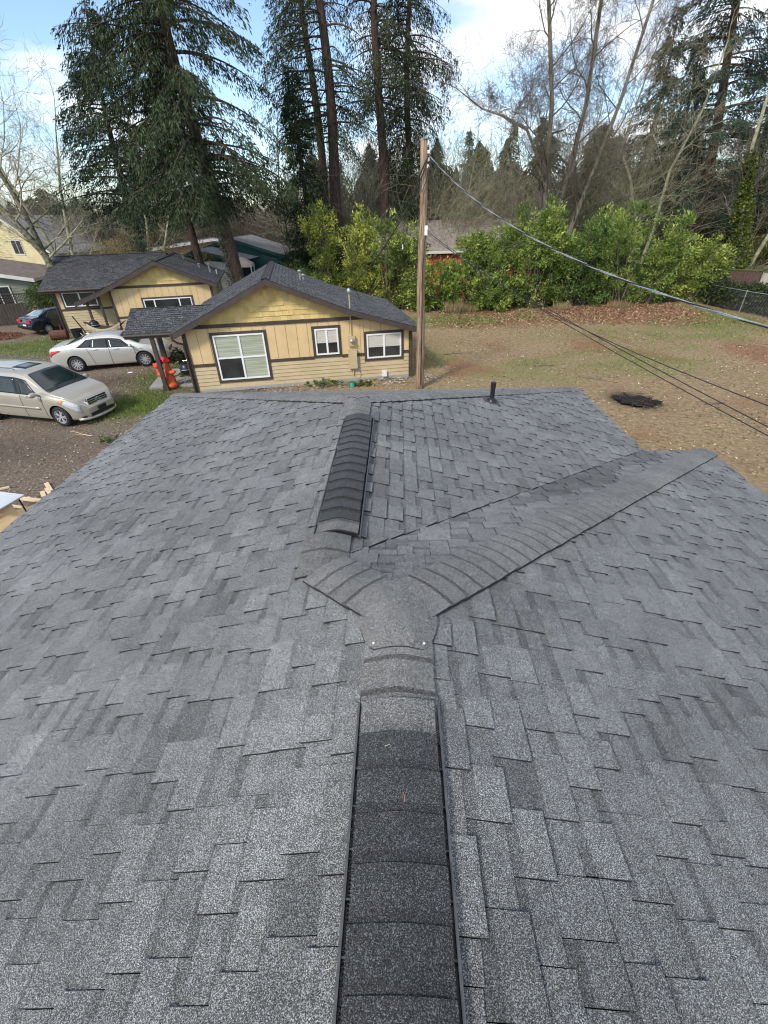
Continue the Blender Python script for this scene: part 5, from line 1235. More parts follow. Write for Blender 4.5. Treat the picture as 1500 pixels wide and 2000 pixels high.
def bare_tree(name, loc, stems, seed, label, m=None, depth=5, cat='tree', group=None, twl=.5, spread=.55, up=.12, minr=.0075, kids=(2, 4), sub=5, start=.35, decay=.62, wander=.16, parts=True, extra=None, grav=0):
    """leafless tree: stems = [(points, r0, r1)], boughs fork down to fine twigs"""
    g = random.Random(seed); P0, P1, R0, R1 = [], [], [], []
    def grow(p, d, L, r, lev):
        n = sub if lev < 2 else 4; sl = L/n; pr = r
        for i in range(n):
            d = (d+Vector((g.gauss(0, wander), g.gauss(0, wander), g.gauss(0, wander)+up*(.5 if lev < 2 else .25)-grav))).normalized()
            q = p+d*sl; r2 = max(r*(1-.75*(i+1)/n), minr*.6); P0.append(p[:]); P1.append(q[:]); R0.append(pr); R1.append(r2); pr = r2
            if lev < depth and (i >= 1 or lev > 0):
                for _ in range(1 if g.random() < .78 else 2):
                    ax = Vector((g.gauss(0, 1), g.gauss(0, 1), g.gauss(0, 1))).cross(d).normalized(); nd = (d*(1-spread*g.uniform(.5, 1))+ax*spread*g.uniform(.7, 1.3)).normalized()
                    grow(q.copy(), nd, L*decay*g.uniform(.6, 1.15), max(r2*.62, minr), lev+1)
            p = q
    t = thing(name, loc, label, cat, group)
    for (pts, ra, rb, bl, side) in stems:
        mb = MB(); n = len(pts); mb.tube(pts, [ra+(rb-ra)*i/(n-1) for i in range(n)], 9, cap=True); mb.build('trunk', m[0], t, smooth=True)
        P = [Vector(p) for p in pts]; tot = n-1; k = int(bl[0])
        for j in range(k):
            f = start+(1-start)*(j+g.random())/k; x = f*tot; i = min(int(x), tot-1); p = P[i].lerp(P[i+1], x-i); d = (P[i+1]-P[i]).normalized()
            az = g.uniform(0, 6.283) if side is None else g.gauss(side, .9); o = Vector((math.cos(az), math.sin(az), 0)); nd = (d*.45+o*.8+Vector((0, 0, .15))).normalized()
            r = (ra+(rb-ra)*f)*.42; grow(p, nd, bl[1]*(1.15-f*.65)*g.uniform(.7, 1.2), max(r, .02), 1)
        grow(P[-1], (P[-1]-P[-2]).normalized(), bl[1]*.9, rb, 1)
    if extra: 
        for e in extra: grow(*e)
    link('branches', seg_mesh('branches', P0, P1, R0, R1), t, [m[1]], kind='stuff'); return t, len(P0)
def shrub(name, loc, lumps, n, seed, label, ca, cb, leaf=(.17, .075), cat='shrub', group=None, stems=6, yel=.12, yc=(.36, .40, .09), shell=.55, up=.3, m=None, clump=.42):
    """broad-leaved shrub: lumps = [(x,y,z,rx,ry,rz)]; leaves gathered in clumps through an uneven crown"""
    g = np.random.default_rng(seed); t = thing(name, loc, label, cat, group); vol = np.array([(a[3]*a[4]+a[4]*a[5]+a[3]*a[5]) for a in lumps]); pr = vol/vol.sum()
    nc = max(12, n//42); k = g.choice(len(lumps), nc, p=pr); A = np.array(lumps)[k]
    d = g.normal(0, 1, (nc, 3)); d /= np.linalg.norm(d, axis=1, keepdims=True); rr = g.uniform(shell, 1.05, (nc, 1))
    cc = A[:, :3]+d*A[:, 3:]*rr; keep = cc[:, 2] > .05; cc, d = cc[keep], d[keep]; nc = len(cc)
    j = g.integers(0, nc, n); rad_ = clump*g.uniform(.5, 1.3, nc)[j][:, None]
    q = g.normal(0, 1, (n, 3)); q /= np.linalg.norm(q, axis=1, keepdims=True); P = cc[j]+q*rad_*g.random((n, 1))**.5; P[:, 2] = np.abs(P[:, 2])+.01
    D = d[j]*.7+q*.8+g.normal(0, .45, (n, 3))+np.array([0, 0, up]); S = np.cross(D, g.normal(0, 1, (n, 3)))
    base = g.random((nc, 1))[j]; ca, cb = np.array(ca), np.array(cb); cl = ca*(1-base)+cb*base; cl = cl*(1+g.normal(0, .22, (n, 1)))
    yy = (g.random(nc) < yel)[j][:, None] & (g.random((n, 1)) < .7); cl = np.where(yy, np.array(yc)*(1+g.normal(0, .2, (n, 1))), cl); cl = np.clip(cl*1.3, .004, 1)
    s = g.uniform(.6, 1.35, n)
    link('foliage', leaf_mesh('foliage', P, D, S, leaf[0]*s, leaf[1]*s, cl), t, [m or M_leaf])
    P0, P1, R0, R1 = [], [], [], []; gr = random.Random(seed)
    for a in lumps:
        for _ in range(stems):
            b = Vector((a[0]*.6+gr.uniform(-.3, .3), a[1]*.6+gr.uniform(-.3, .3), 0)); e = Vector((a[0]+gr.uniform(-.7, .7)*a[3], a[1]+gr.uniform(-.7, .7)*a[4], a[2]+gr.uniform(0, .8)*a[5])); md = b.lerp(e, .5)+Vector((gr.uniform(-.2, .2), gr.uniform(-.2, .2), 0))
            for p, q_, r in ((b, md, .05), (md, e, .03)): P0.append(p[:]); P1.append(q_[:]); R0.append(r); R1.append(r*.6)
    link('stems', seg_mesh('stems', P0, P1, R0, R1), t, [M_twig], kind='stuff'); return t

# ---- tall firs
conifer('fir_tree', (-11.0, 34.0, 0), 27, .42, 6.6, lambda t: float(np.interp(t, [0, .08, .2, .4, .7, 1], [3.4, 6.3, 6.0, 4.4, 3.2, .5])), 101,
        'biggest dark fir on the left, its bark-brown trunk rising behind the farther yellow cottage', lean=(-2.2, 0), dens=1.15, hang=1.25, droop=.75, step=.34, az_bias=-1.57, az_w=.30, spray=(.27, .060))
conifer('fir_tree', (-19.6, 38.5, 0), 16.8, .34, 6.4, lambda t: 4.4*(1-t)**.8+.35, 102, 'pointed dark fir at the left of the biggest fir', lean=(.9, 0), dens=1.05, hang=1.0, droop=.55, step=.36, spray=(.26, .058), ca=(.020, .036, .026), cb=(.052, .080, .048))
conifer('fir_tree', (-14.6, 37.4, 0), 15.5, .32, 6.8, lambda t: 3.7*(1-t)**.7+.5, 103, 'broad dark fir filling the gap between the pointed fir and the biggest one', dens=1.0, hang=1.0, step=.4, spray=(.26, .058))
conifer('fir_tree', (-4.55, 43.5, 0), 30, .52, 11.5, lambda t: 3.3*(1-t)+1.6, 104, 'tall fir with the thick bare reddish trunk in the centre', lean=(-1.2, 0), dens=.8, hang=1.5, droop=.9, step=.55, bald=.1)
conifer('fir_tree', (-6.3, 47.5, 0), 30, .42, 11.0, lambda t: 4.2*(1-t)+1.2, 105, 'tall slender fir just left of the thick central trunk', lean=(-.8, 0), dens=.8, hang=1.5, droop=.9, step=.6, bald=.15, az_bias=math.pi, az_w=.5)
conifer('fir_tree', (-1.35, 45.5, 0), 31, .46, 12.5, lambda t: 3.0*(1-t)+1.4, 106, 'tall fir with a bare straight trunk right of the centre gap', dens=.8, hang=1.5, droop=.9, step=.55, bald=.1, az_bias=0, az_w=.5)
conifer('fir_tree', (1.0, 47.2, 0), 28, .36, 5.5, lambda t: (1.0+5*t if t < .45 else 3.4*(1-t)/.55)+.3, 107, 'shaggy fir with hanging boughs above and left of the utility pole', dens=1.05, hang=1.6, droop=.9, step=.42)
conifer('fir_tree', (-6.9, 41.2, 0), 14.4, .26, 2.2, lambda t: 2.1*(1-t)**.75+.25, 108, 'narrow dark spruce in front of the tall central trunks', dens=1.25, hang=1.0, step=.33, ca=(.016, .032, .014), cb=(.044, .068, .028))
conifer('fir_tree', (24.9, 58, 0), 20.4, .36, 2, lambda t: 4.6*(1-t)**.8+.3, 110, 'olive fir with a pointed top behind the bare maple', dens=.6, hang=1.0, ca=(.026, .036, .014), cb=(.070, .078, .030), step=.45, spray=(.34, .08))
conifer('fir_tree', (29.2, 61, 0), 19.8, .34, 2, lambda t: 4.2*(1-t)**.8+.3, 111, 'second pointed fir to the right of the olive one', dens=.6, hang=1.0, step=.45, spray=(.34, .08), ca=(.022, .034, .016), cb=(.056, .070, .032))
conifer('fir_tree', (25.6, 45.5, 0), 27, .46, 5, lambda t: 4.5*(1-t)**.6+1.4, 112, 'large leaning dark fir at the right edge', lean=(-3.2, 0), dens=1.05, hang=.8, droop=.45, step=.5, bald=.1, spray=(.27, .065), ca=(.018, .034, .024), cb=(.046, .070, .044))
conifer('fir_tree', (30.5, 49, 0), 22, .36, 3, lambda t: 4.5*(1-t)**.7+.8, 113, 'dark fir behind the leaning one at the far right', dens=.85, step=.5, hang=1.0, spray=(.30, .07))
conifer('fir_tree', (9.2, 72, 0), 14.6, .25, 1.5, lambda t: 3.6*(1-t)+.2, 114, 'small distant fir just right of the utility pole top', dens=.45, step=.5, spray=(.40, .10), ca=(.04, .058, .04), cb=(.08, .11, .07))
conifer('fir_tree', (14.0, 70, 0), 14.8, .25, 1.5, lambda t: 3.8*(1-t)+.2, 115, 'distant fir behind the left limb of the bare maple', dens=.45, step=.5, spray=(.40, .10), ca=(.04, .056, .034), cb=(.085, .105, .06))
conifer('fir_tree', (13.4, 54, 0), 13.2, .25, 1.2, lambda t: 3.0*(1-t)**.9+.3, 116, 'olive green fir standing behind the maple trunks', dens=.8, step=.45, spray=(.32, .08), ca=(.045, .062, .020), cb=(.12, .14, .045))
conifer('fir_tree', (19.0, 55, 0), 12.5, .25, 1.0, lambda t: 3.4*(1-t)**.8+.4, 117, 'dark bushy fir behind the laurels right of the maple', dens=.9, step=.42, spray=(.32, .08), ca=(.035, .052, .022), cb=(.09, .11, .045))
conifer('fir_tree', (-26.5, 56, 0), 12.6, .25, 1.0, lambda t: 3.0*(1-t)**.9+.3, 118, 'small grey-green fir behind the tan bush', dens=.8, step=.45, spray=(.34, .08), ca=(.03, .042, .026), cb=(.065, .08, .048))

for k, (x, y, h, r, lb) in enumerate([(4.6, 50, 9.5, 2.3, 'rounded olive evergreen behind the hedge right of the utility pole'), (8.2, 53, 11, 2.6, 'feathery green evergreen behind the grey roof'), (16.2, 48, 10, 2.6, 'olive evergreen between the maple and the pale lichen-covered tree'), (22.4, 47.5, 9, 2.6, 'dark evergreen behind the yellow-leaved shrub'), (-1.0, 53, 11, 2.4, 'green evergreen seen between the central trunks and the pole'), (32.0, 44, 12, 2.8, 'dark evergreen at the far right edge behind the bleached boards')]):
    conifer('evergreen_tree', (x, y, 0), h, .2, .8, lambda t, r=r: r*(1-t**1.5)+.3, 140+k, lb, dens=.8, step=.45, spray=(.34, .09), ca=(.05, .068, .020), cb=(.15, .165, .055), hang=.9)
# ---- bare trees
MP = (M_maple, M_twig)
def cv(*p): return [tuple(q) for q in p]
bare_tree('bare_maple', (12.0, 42, 0), [
    (cv((-.3, 0, 0), (-.5, 0, 4), (-.9, .1, 8), (-1.2, 0, 12), (-2.3, .1, 17), (-3.2, 0, 21)), .24, .09, (18, 5.2), None),
    (cv((.3, .2, 0), (.4, .2, 4), (.75, .2, 8), (1.2, .1, 12), (1.0, 0, 17), (1.5, .2, 22)), .23, .09, (18, 5.0), None),
    (cv((1.0, 0, 0), (1.6, 0, 4.5), (2.6, .3, 8), (3.6, .3, 12), (4.4, .2, 17), (5.6, .2, 21)), .20, .07, (16, 4.8), None),
    (cv((-.2, 0, 3.5), (-1.2, -.2, 6.4), (-1.6, -.2, 8.8), (-2.8, -.3, 10.6), (-4.6, -.3, 11.4), (-6.0, -.2, 11.8)), .15, .06, (8, 4.2), None)],
    201, 'big leafless maple with three mossy trunks rising out of the laurel hedge', m=MP, depth=5, start=.22, decay=.60, wander=.17, sub=5)
bare_tree('bare_tree', (19.6, 43, 0), [
    (cv((0, 0, 0), (-.4, 0, 4), (-1.8, 0, 7.6), (-3.0, 0, 9.4), (-2.2, .2, 13.5)), .18, .05, (13, 4.0), None),
    (cv((.3, 0, 0), (.9, 0, 4), (1.0, 0, 8), (2.2, 0, 11.5), (2.6, 0, 15)), .16, .04, (12, 3.8), None)],
    202, 'pale lichen-covered leafless tree right of the maple, before the olive fir', m=(M_twigl, M_twigl), depth=4, start=.2, decay=.6, grav=.02)
bare_tree('bare_tree', (-21.6, 31.6, 0), [
    (cv((0, 0, 0), (-.1, 0, 2.2), (-.5, 0, 4.2), (-1.6, -.2, 6.2), (-3.2, -.2, 8.0), (-4.6, -.3, 10)), .27, .12, (10, 4.6), .4),
    (cv((-.5, 0, 4.2), (-.9, .2, 6.5), (-1.6, .2, 9), (-3.0, .2, 12), (-3.6, .2, 14.5)), .16, .06, (12, 4.4), .3)],
    203, 'leaning mossy leafless tree at the left edge behind the farther cottage roof', m=(M_mossb, M_twigl), depth=4, start=.25, decay=.60)
bare_tree('bare_tree', (-27.8, 43, 0), [
    (cv((0, 0, 0), (.2, 0, 4), (1.0, 0, 8), (2.0, 0, 11)), .2, .06, (14, 3.8), None), (cv((-.6, 0, 0), (-1.6, 0, 5), (-3, 0, 9), (-3.6, 0, 13)), .18, .05, (13, 3.8), None)],
    204, 'tangled leafless tree behind the cream house gable on the left', m=(M_twigl, M_twigl), depth=4, start=.2, decay=.6)
bare_tree('bare_tree', (-22.5, 45.5, 0), [
    (cv((0, 0, 0), (.2, 0, 3), (.8, 0, 6), (.6, 0, 9)), .2, .06, (14, 3.0), None), (cv((.6, 0, 0), (1.6, 0, 3.5), (2.8, 0, 6), (3.4, 0, 8)), .18, .05, (12, 2.8), None)],
    205, 'low lichen-green leafless tree behind the tan bush', m=(M_twigl, M_twigl), depth=4, start=.15, decay=.62, up=.05)
for k, (x, y, h, lb) in enumerate([(-9.0, 42, 13, 'slender bare tree between the biggest fir and the central trunks'), (-8.3, 50, 11, 'small bare tree behind the canopy tent'), (-3.2, 50, 10, 'bare tree behind the two central trunks'), (3.2, 50, 11, 'bare tree directly behind the utility pole'), (6.0, 47, 10.5, 'bare olive-tinged tree just right of the utility pole'), (24.8, 50, 12, 'bare tangled tree before the leaning fir at the right')]):
    bare_tree('bare_tree', (x, y, 0), [(cv((0, 0, 0), (.15, 0, h*.3), (-.1, .1, h*.6), (.4, 0, h*.9)), .13, .03, (16, 3.2 if k else 2.2), None)] + ([(cv((.2, 0, 0), (.8, 0, h*.25), (1.3, .1, h*.5), (2.0, 0, h*.75)), .10, .03, (12, 2.6), None)] if k else []),
              210+k, lb, m=(M_twigl, M_twigl if k > 2 else M_twig), depth=4 if k not in (0,) else 3, start=.2, decay=.6)
# ivy-clad trunk at the right
iv, _ = bare_tree('ivy_tree', (25.6, 38.5, 0), [(cv((0, 0, 0), (-.7, 0, 3), (-1.5, 0, 6), (-2.2, 0, 9), (-2.3, 0, 12)), .22, .08, (9, 3.6), None), (cv((.3, 0, 1), (1.1, 0, 4), (1.2, 0, 7), (2.2, 0, 10)), .16, .05, (9, 3.4), None)], 230,
                'leafless tree wrapped in bright ivy at the right edge', m=(M_twigl, M_twig), depth=4, start=.3, decay=.6)
def ivy(par, path, n, r, seed, ca, cb, leaf=(.15, .11), name='ivy', yel=.25):
    g = np.random.default_rng(seed); P = np.array(path); t = g.random(n)*(len(P)-1)*.9999; i = t.astype(int); f = (t-i)[:, None]; c = P[i]*(1-f)+P[i+1]*f
    d = g.normal(0, 1, (n, 3)); d /= np.linalg.norm(d, axis=1, keepdims=True); rr = np.array(r)[i] if hasattr(r, '__len__') else np.full(n, r); c = c+d*rr[:, None]*g.uniform(.4, 1.15, (n, 1)); c[:, 2] = np.maximum(c[:, 2], .03)
    b = g.random((n, 1)); cl = np.array(ca)*(1-b)+np.array(cb)*b; cl = np.where(g.random((n, 1)) < yel, np.array((.20, .23, .035)), cl); cl = np.clip(cl*(1+g.normal(0, .2, (n, 1))), .004, 1); s = g.uniform(.6, 1.3, n)
    return link(name, leaf_mesh(name, c, d+g.normal(0, .6, (n, 3)), g.normal(0, 1, (n, 3)), leaf[0]*s, leaf[1]*s, cl), par, [M_leaf])
ivy(iv, [(0, 0, 0), (-.7, 0, 3), (-1.5, 0, 6), (-2.1, 0, 8.6)], 9000, [.95, .65, .38], 3, (.045, .07, .012), (.12, .15, .03))

big = [o for o in bpy.data.objects if o.get('label', '').startswith('biggest dark fir')][0]
ivy(big, [(0, 0, 0), (-.25, 0, 2.5), (-.45, 0, 5.2)], 3500, [.62, .5, .42], 5, (.09, .09, .06), (.26, .25, .19), leaf=(.12, .08), yel=.05)
# ---- laurels and other evergreen shrubs along the back of the yard
LA, LB = (.055, .092, .018), (.23, .30, .058)
def lump(n, sx_, sy_, h, seed, ox=0):
    g = random.Random(seed); return [(g.uniform(-sx_, sx_)+ox, g.uniform(-sy_, sy_), h*g.uniform(.18, .78), sx_*g.uniform(.45, .72), sy_*g.uniform(.6, .9), h*g.uniform(.22, .34)) for _ in range(n)]+[(ox+sx_*q, -.2, h*.16, sx_*.6, sy_*.75, h*.17) for q in (-.55, 0, .55)]
HG = 'evergreen shrubs along the back of the yard'
shrub('laurel_shrub', (-3.9, 36.6, 0), lump(9, 2.1, 1.4, 7.2, 1), 24000, 301, 'tall yellow-green broadleaf shrub left of centre behind the nearer cottage', (.08, .11, .02), (.24, .28, .055), group=HG, yel=.4, yc=(.42, .42, .08))
shrub('laurel_shrub', (-7.2, 36.2, 0), lump(6, 1.7, 1.3, 3.6, 2), 13000, 302, 'low dense green shrub beside the canopy tent', (.06, .10, .025), (.18, .25, .07), leaf=(.13, .05), group=HG)
shrub('laurel_shrub', (-.2, 36.0, 0), lump(9, 1.9, 1.3, 5.9, 3), 20000, 303, 'mixed green shrub directly left of the utility pole', (.06, .09, .02), (.19, .24, .055), group=HG, yel=.25)
shrub('laurel_shrub', (2.6, 35.4, 0), lump(7, 1.5, 1.2, 3.2, 4), 13000, 304, 'dark glossy shrub just right of the pole in front of the red wall', LA, LB, group=HG)
shrub('laurel_shrub', (6.4, 35.1, 0), lump(9, 1.7, 1.3, 5.2, 5), 19000, 305, 'glossy laurel with dry grass at its foot in the middle of the hedge', LA, LB, group=HG, yel=.15)
shrub('laurel_shrub', (9.4, 35.6, 0), lump(10, 1.9, 1.4, 6.0, 6), 22000, 306, 'ivy-topped laurel at the foot of the bare maple', LA, LB, group=HG, yel=.2)
shrub('laurel_shrub', (12.6, 35.8, 0), lump(9, 1.9, 1.4, 5.2, 7), 21000, 307, 'dense dark laurel right of the maple trunks', LA, (.13, .20, .05), group=HG)
shrub('laurel_shrub', (16.5, 36.2, 0), lump(10, 2.3, 1.5, 6.8, 8), 26000, 308, 'tallest bright green laurel near the right end of the hedge', (.06, .105, .022), (.21, .28, .06), group=HG, leaf=(.20, .06), yel=.15)
shrub('laurel_shrub', (20.1, 36.9, 0), lump(8, 1.9, 1.4, 4.8, 9), 18000, 309, 'yellow-leaved shrub above the mossy board fence', (.075, .11, .02), (.23, .28, .06), group=HG, yel=.35)
shrub('laurel_shrub', (8.4, 38.6, 0), lump(8, 2.4, 1.2, 4.6, 21), 15000, 330, 'dark shrub behind the middle laurel, hiding the right part of the red wall', LA, LB, group=HG)
shrub('laurel_shrub', (14.4, 38.6, 0), lump(8, 2.4, 1.2, 5.4, 22), 13000, 331, 'dark shrub behind the laurels right of the maple trunks', LA, LB, group=HG)
shrub('laurel_shrub', (-9.6, 39.8, 0), lump(6, 1.8, 1.2, 3.2, 10), 9000, 310, 'dark shrub behind the canopy tent', LA, (.07, .10, .03), group=HG)
shrub('twiggy_bush', (-19.4, 38.6, 0), lump(8, 3.0, 1.5, 5.4, 11), 20000, 311, 'tan and ochre deciduous bush behind the farther cottage roof', (.16, .12, .05), (.36, .27, .11), leaf=(.12, .04), cat='bush', yel=.1, yc=(.34, .27, .05), clump=.6)
shrub('green_bush', (-23.8, 37.6, 0), lump(4, 1.3, .9, 3.9, 12), 6000, 312, 'small green bush in front of the cream house', (.03, .06, .02), (.08, .13, .045), cat='bush')
shrub('green_bush', (-23.4, 32.4, 0), lump(5, 1.3, .8, 2.5, 13), 7000, 313, 'leafy green bush between the dark car and the farther cottage', (.035, .06, .018), (.10, .13, .04), leaf=(.12, .06), cat='bush')
shrub('green_bush', tuple(A2w(-.5, 2.6, 0)), lump(4, .5, .5, 1.2, 14), 3500, 314, 'dark small bush at the left corner of the nearer cottage', (.02, .035, .012), (.06, .085, .03), leaf=(.09, .04), cat='bush', clump=.2)
ivb = thing('ivy_hedge', (22.6, 30, 0), 'tangled dark ivy and bramble bank over the chain link fence on the right', 'ivy')
ivy(ivb, [(-.7, 5.0, .8), (-.2, 2.8, .75), (.4, .4, .8), (.9, -2.2, .75), (1.4, -5, .75)], 21000, [.75, .75, .75, .75], 9, (.018, .030, .010), (.065, .085, .028), name='foliage', yel=.03)
ivy(ivb, [(.6, 4.0, .9), (1.3, 2, .95), (2.0, -1, 1.0), (2.4, -4, 1.0)], 7000, [.6, .6, .6], 10, (.03, .045, .015), (.085, .10, .03), name='foliage', yel=.08)
# dry grass tufts at the hedge foot
def tuft(loc, n, r, h, seed, label, ca, cb, name='grass_tuft', cat='grass'):
    g = np.random.default_rng(seed); a = g.uniform(0, 6.28, n); q = np.sqrt(g.random(n))*r; c0 = np.stack([q*np.cos(a), q*np.sin(a), np.zeros(n)], 1); hh = h*g.uniform(.5, 1.2, n); D = np.stack([g.normal(0, .22, n), g.normal(0, .22, n), np.ones(n)], 1)
    c = c0+D*hh[:, None]/2; me = leaf_mesh(name, c, D, g.normal(0, 1, (n, 3)), hh, np.full(n, .022), cols(n, ca, cb, g)); o = link(name, me, None, [M_litter]); o.location = loc; return tag(o, label, cat, 'dry grass tufts at the hedge foot')
tuft((3.9, 33.7, 0), 700, .7, .75, 1, 'tall dry grass tuft at the hedge foot right of the pole', (.20, .14, .07), (.36, .28, .15))
tuft((5.0, 33.9, 0), 350, .5, .5, 2, 'smaller dry grass tuft beside the tall one at the hedge foot', (.18, .13, .06), (.3, .24, .13))
tuft((11.4, 34.1, 0), 350, .6, .5, 3, 'dry grass tuft at the foot of the middle laurels', (.22, .16, .08), (.38, .3, .17))
tuft((15.4, 34.3, 0), 350, .8, .45, 4, 'low dry grass tuft under the tallest laurel', (.18, .12, .06), (.3, .22, .12))

# ---- the far wood: one mass of distant conifers and brush
def wood(name, label, spots, seed, ca, cb, kind='c'):
    g = np.random.default_rng(seed); Cs, Ds, Ss, Ls, Ws, K = [], [], [], [], [], []; T = MB()
    for (x, y, h, r) in spots:
        n = int(h*r*75); t = g.random(n)**.8; ang = g.uniform(0, 6.28, n)
        pw = .35+((x*7.3) % 1)*.5; rr = r*(1-t**1.6)**pw*g.uniform(.1, 1.1, n)*(.75+.35*np.sin(t*30+ang*2)*np.sin(ang*3+x)); z = 1+t*(h-1); c = np.stack([x+rr*np.cos(ang), y+rr*np.sin(ang), z-rr*.25], 1)
        D = np.stack([np.cos(ang), np.sin(ang), -g.uniform(.2, 1.2, n)], 1); Cs.append(c); Ds.append(D); Ss.append(g.normal(0, 1, (n, 3))); tone = g.uniform(.75, 1.25)
        cl = cols(n, ca, cb, g, .2)*tone; K.append(cl); Ls.append(g.uniform(.35, .8, n)); Ws.append(g.uniform(.08, .18, n)); T.tube([(x, y, 0), (x, y, h*.95)], [.22, .03], 6)
    me = leaf_mesh(name, np.concatenate(Cs), np.concatenate(Ds), np.concatenate(Ss), np.concatenate(Ls), np.concatenate(Ws), np.concatenate(K))
    o = link(name, me, None, [M_needle], kind='stuff'); tag(o, label, 'wood')
    T.build('trunks', M_bark, o, kind='stuff'); return o
g = random.Random(44); sp = []
for k in range(130):
    x = -80+170*(k+.5)/130+g.uniform(-1.5, 1.5); y = g.uniform(66, 92); h = g.uniform(9.5, 14) if x > -12 else g.uniform(7, 10); sp.append((x, y, h, g.uniform(3.0, 4.8)))
wood('distant_wood', 'far band of evergreens closing the horizon behind everything', sp, 45, (.045, .055, .036), (.12, .13, .08))  # needle colours lightened to paint in the haze of distance
def brush(name, label, spots, seed, m, n=150):
    g = random.Random(seed); P0, P1, R0, R1 = [], [], [], []
    for (x, y, h, r) in spots:
        for _ in range(n):
            a = g.uniform(0, 6.28); p = Vector((x+g.uniform(-r, r)*.6, y+g.uniform(-r, r)*.5, g.uniform(0, .4*h))); d = Vector((math.cos(a)*.5, math.sin(a)*.5, g.uniform(.4, 1.2))).normalized(); q = p
            for i in range(5):
                d = (d+Vector((g.gauss(0, .28), g.gauss(0, .28), g.gauss(0, .18)))).normalized(); e = q+d*h*.14; P0.append(q[:]); P1.append(e[:]); R0.append(.028-.004*i); R1.append(.024-.004*i); q = e
                if g.random() < .6: s = (d+Vector((g.gauss(0, .7), g.gauss(0, .7), g.gauss(0, .5)))).normalized(); P0.append(q[:]); P1.append((q+s*h*.13)[:]); R0.append(.014); R1.append(.007)
    o = link(name, seg_mesh(name, P0, P1, R0, R1), None, [m], kind='stuff'); return tag(o, label, 'brush')
g = random.Random(46)
brush('thicket', 'brown leafless thicket filling the middle distance behind the hedge', [(x+g.uniform(-1, 1), g.uniform(46, 60), g.uniform(8, 12.5), 2.4) for x in np.arange(-8, 38, 1.1)], 47, M_twigl, 170)
brush('thicket', 'grey-brown leafless thicket behind the left houses', [(x+g.uniform(-1, 1), g.uniform(58, 70), g.uniform(7, 10), 2.4) for x in np.arange(-62, -8, .9)], 48, M_twig, 140)

# ---- leaf litter, grass and stones on the ground
def scatter(name, label, n, box, seed, size, pal, accept, cat, tilt=.35, z=.02, asp=.6, mtl=None):
    g = np.random.default_rng(seed); x = g.uniform(box[0], box[1], n); y = g.uniform(box[2], box[3], n); a = accept(x, y, g); x, y = x[a], y[a]; n = len(x)
    C_ = np.stack([x, y, .035*fbm(x, y, 1.1, 1)+.02*fbm(x, y, 4, 2)+z*g.uniform(.6, 1.6, n)], 1); an = g.uniform(0, 6.28, n); D = np.stack([np.cos(an), np.sin(an), g.normal(0, tilt, n)], 1); S = np.stack([-np.sin(an), np.cos(an), g.normal(0, tilt, n)], 1)
    pal = np.array(pal); cl = pal[g.integers(0, len(pal), n)]*(1+g.normal(0, .15, (n, 1))); s = size*g.uniform(.5, 1.4, n)
    o = link(name, leaf_mesh(name, C_, D, S, s, s*asp, np.clip(cl, .004, 1)), None, [mtl or M_litter], kind='stuff'); return tag(o, label, cat)
PAL = [(.42, .32, .20), (.36, .25, .15), (.50, .42, .29), (.28, .16, .09), (.18, .11, .065), (.31, .21, .12), (.12, .075, .05)]
scatter('fallen_leaves', 'pale dry leaves littering the bare yard', 62000, (-1, 30, 9, 35), 61, .075, PAL, lambda x, y, g: (g.random(len(x)) < np.clip(.35+.55*fbm(x, y, .8, 21)+.12*(x > 8), .06, 1)*(1-zones(x, y)[3])*(y > 9+(x < 6)*3)), 'leaves')
scatter('fallen_leaves', 'reddish brown leaves heaped along the hedge foot', 21000, (1, 24, 28, 37), 62, .13, [(.25, .13, .075), (.32, .19, .11), (.18, .095, .06), (.42, .31, .19)], lambda x, y, g: g.random(len(x)) < zones(x, y)[2]*.9, 'leaves')
scatter('wood_chips', 'small pale chips and gravel strewn over the dark driveway dirt', 52000, (-22, -5.3, 6, 30), 63, .05, [(.30, .25, .19), (.40, .34, .26), (.18, .14, .11), (.09, .07, .055)], lambda x, y, g: g.random(len(x)) < .30+.5*np.exp(-((x+7.5)**2/3+(y-11.5)**2/9)), 'gravel', asp=.8)
scatter('fallen_leaves', 'dark reddish leaves heaped behind the dark car', 5000, (-28, -22.5, 26.5, 30.5), 64, .12, [(.16, .07, .045), (.22, .10, .06), (.10, .05, .03)], lambda x, y, g: zones(x, y)[2] > .25, 'leaves')
scatter('fallen_leaves', 'pale leaves scattered by the porch and along the nearer cottage', 3500, (-12, -8, 14.5, 25), 65, .07, PAL, lambda x, y, g: g.random(len(x)) < .5, 'leaves')
scatter('pebbles', 'pale stones along the foot of the nearer cottage', 1600, (-6, 1.6, 16.6, 19.2), 66, .09, [(.34, .30, .25), (.45, .41, .36), (.22, .19, .15)], lambda x, y, g: np.abs((y-17.25)-(x+8.04)*.208+.45) < .4, 'stones', asp=.9)
def grass(name, label, n, box, seed, h=.10):
    g = np.random.default_rng(seed); x = g.uniform(box[0], box[1], n); y = g.uniform(box[2], box[3], n); w = zones(x, y)[1]; a = g.random(n) < w**1.2; x, y = x[a], y[a]; n = len(x); hh = h*g.uniform(.5, 1.4, n)
    D = np.stack([g.normal(0, .5, n), g.normal(0, .5, n), np.ones(n)], 1); C_ = np.stack([x, y, .035*fbm(x, y, 1.1, 1)+hh*.45], 1)
    o = link(name, leaf_mesh(name, C_, D, g.normal(0, 1, (n, 3)), hh, np.full(n, .018), cols(n, (.10, .15, .03), (.24, .30, .075), g)), None, [M_leaf], kind='stuff'); return tag(o, label, 'grass')
grass('grass', 'bright green grass around the front porch post', 60000, (-13, -7, 13.5, 22), 71, .11)
grass('grass', 'grass strips around the farther cottage', 60000, (-26, -14, 22, 31), 72, .10)
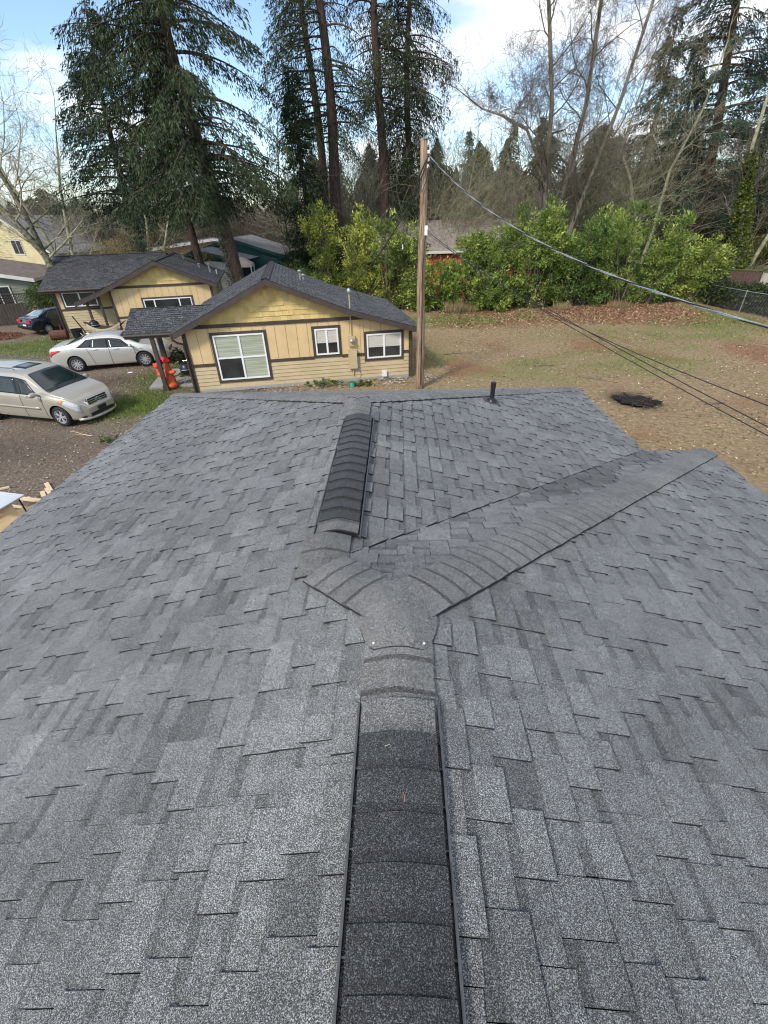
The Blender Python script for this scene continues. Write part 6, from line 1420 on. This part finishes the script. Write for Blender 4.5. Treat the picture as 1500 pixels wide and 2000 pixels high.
grass('grass', 'thin green grass at the foot of the hedge', 70000, (-6, 24, 20, 36), 73, .12)
# sticks, stump holes and weeds
def stick(x, y, L_, a, r, label, m=None):
    b = MB(); g = random.Random(int(x*100)); P = [Vector((0, 0, .03))]; d = a
    for i in range(5): d += g.uniform(-.25, .25); P.append(P[-1]+Vector((math.cos(d), math.sin(d), g.uniform(-.02, .03)))*L_/5)
    b.tube([tuple(p) for p in P], [r*(1-.12*i) for i in range(6)], 6); b.tube([tuple(P[2]), tuple(P[2]+Vector((math.cos(d+.8), math.sin(d+.8), .1))*L_*.25)], [r*.6, r*.3], 5)
    o = b.build('fallen_branch', m or M_twig, None); o.location = (x, y, .0); return tag(o, label, 'branch', 'fallen branches in the yard')
stick(1.9, 22.4, 1.7, .25, .03, 'long thin dead branch lying on the yard beside the pole')
stick(6.0, 20.3, .9, -.4, .04, 'short dark branch in the middle of the yard'); stick(7.4, 18.6, 1.5, -.7, .03, 'dark slender branch lying above the wet hole'); stick(10.6, 15.2, .7, .2, .05, 'crooked stick right of the wet hole')
stick(-9.9, 13.1, 1.1, 2.7, .012, 'pale thin stick on the gravel in front of the minivan', M_pine); stick(-6.2, 17.15, .6, 1.3, .015, 'small dead twig standing in the bed of the nearer cottage')
hole = thing('wet_hole', (8.5, 15.75, 0), 'wet black patch with dug-up roots in the bare yard right of the vent pipe', 'hole')
b = MB(); n = 30; g = random.Random(3); b.v.append((0, 0, .012)); 
for k in range(n): a = 2*math.pi*k/n; q = 1+g.uniform(-.34, .30); b.v.append((.66*q*math.cos(a)-.22*math.sin(a), .62*q*math.sin(a), .012))
for k in range(n): b.f.append([0, 1+k, 1+(k+1) % n]); b.m.append(0); b.t.append(1)
b.build('standing_water', mat('muddy_water', (.012, .009, .007), (.03, .022, .016), scale=5, rough=.15, spec=.4), hole)
b = MB()
for k in range(24):
    a = g.uniform(0, 6.28); q = g.uniform(.25, 1.0); x, y = q*.75*math.cos(a)-.25*q*math.sin(a), q*.8*math.sin(a); d = g.uniform(0, 6.28); l = g.uniform(.12, .45); b.tube([(x, y, .02), (x+l*.5*math.cos(d), y+l*.5*math.sin(d), g.uniform(.02, .07)), (x+l*math.cos(d+.3), y+l*math.sin(d+.3), .02)], [.012, .015, .006], 5)
b.build('roots', M_fdark, hole, kind='stuff')
w = shrub('weed', (-8.9, 12.5, 0), [(0, 0, .10, .32, .2, .1), (-.35, .1, .08, .15, .1, .08)], 700, 320, 'small green weed on the gravel in front of the minivan', (.07, .10, .04), (.15, .2, .09), leaf=(.07, .03), cat='weed', stems=1, clump=.1)
w = shrub('weed', tuple(A2w(5.0, -.45, 0)), [(0, 0, .12, .8, .18, .14), (1.6, 0, .1, .6, .15, .1)], 1800, 321, 'strip of green weeds along the foot of the nearer cottage', (.05, .08, .02), (.14, .18, .05), leaf=(.07, .03), cat='weed', stems=1, clump=.1)
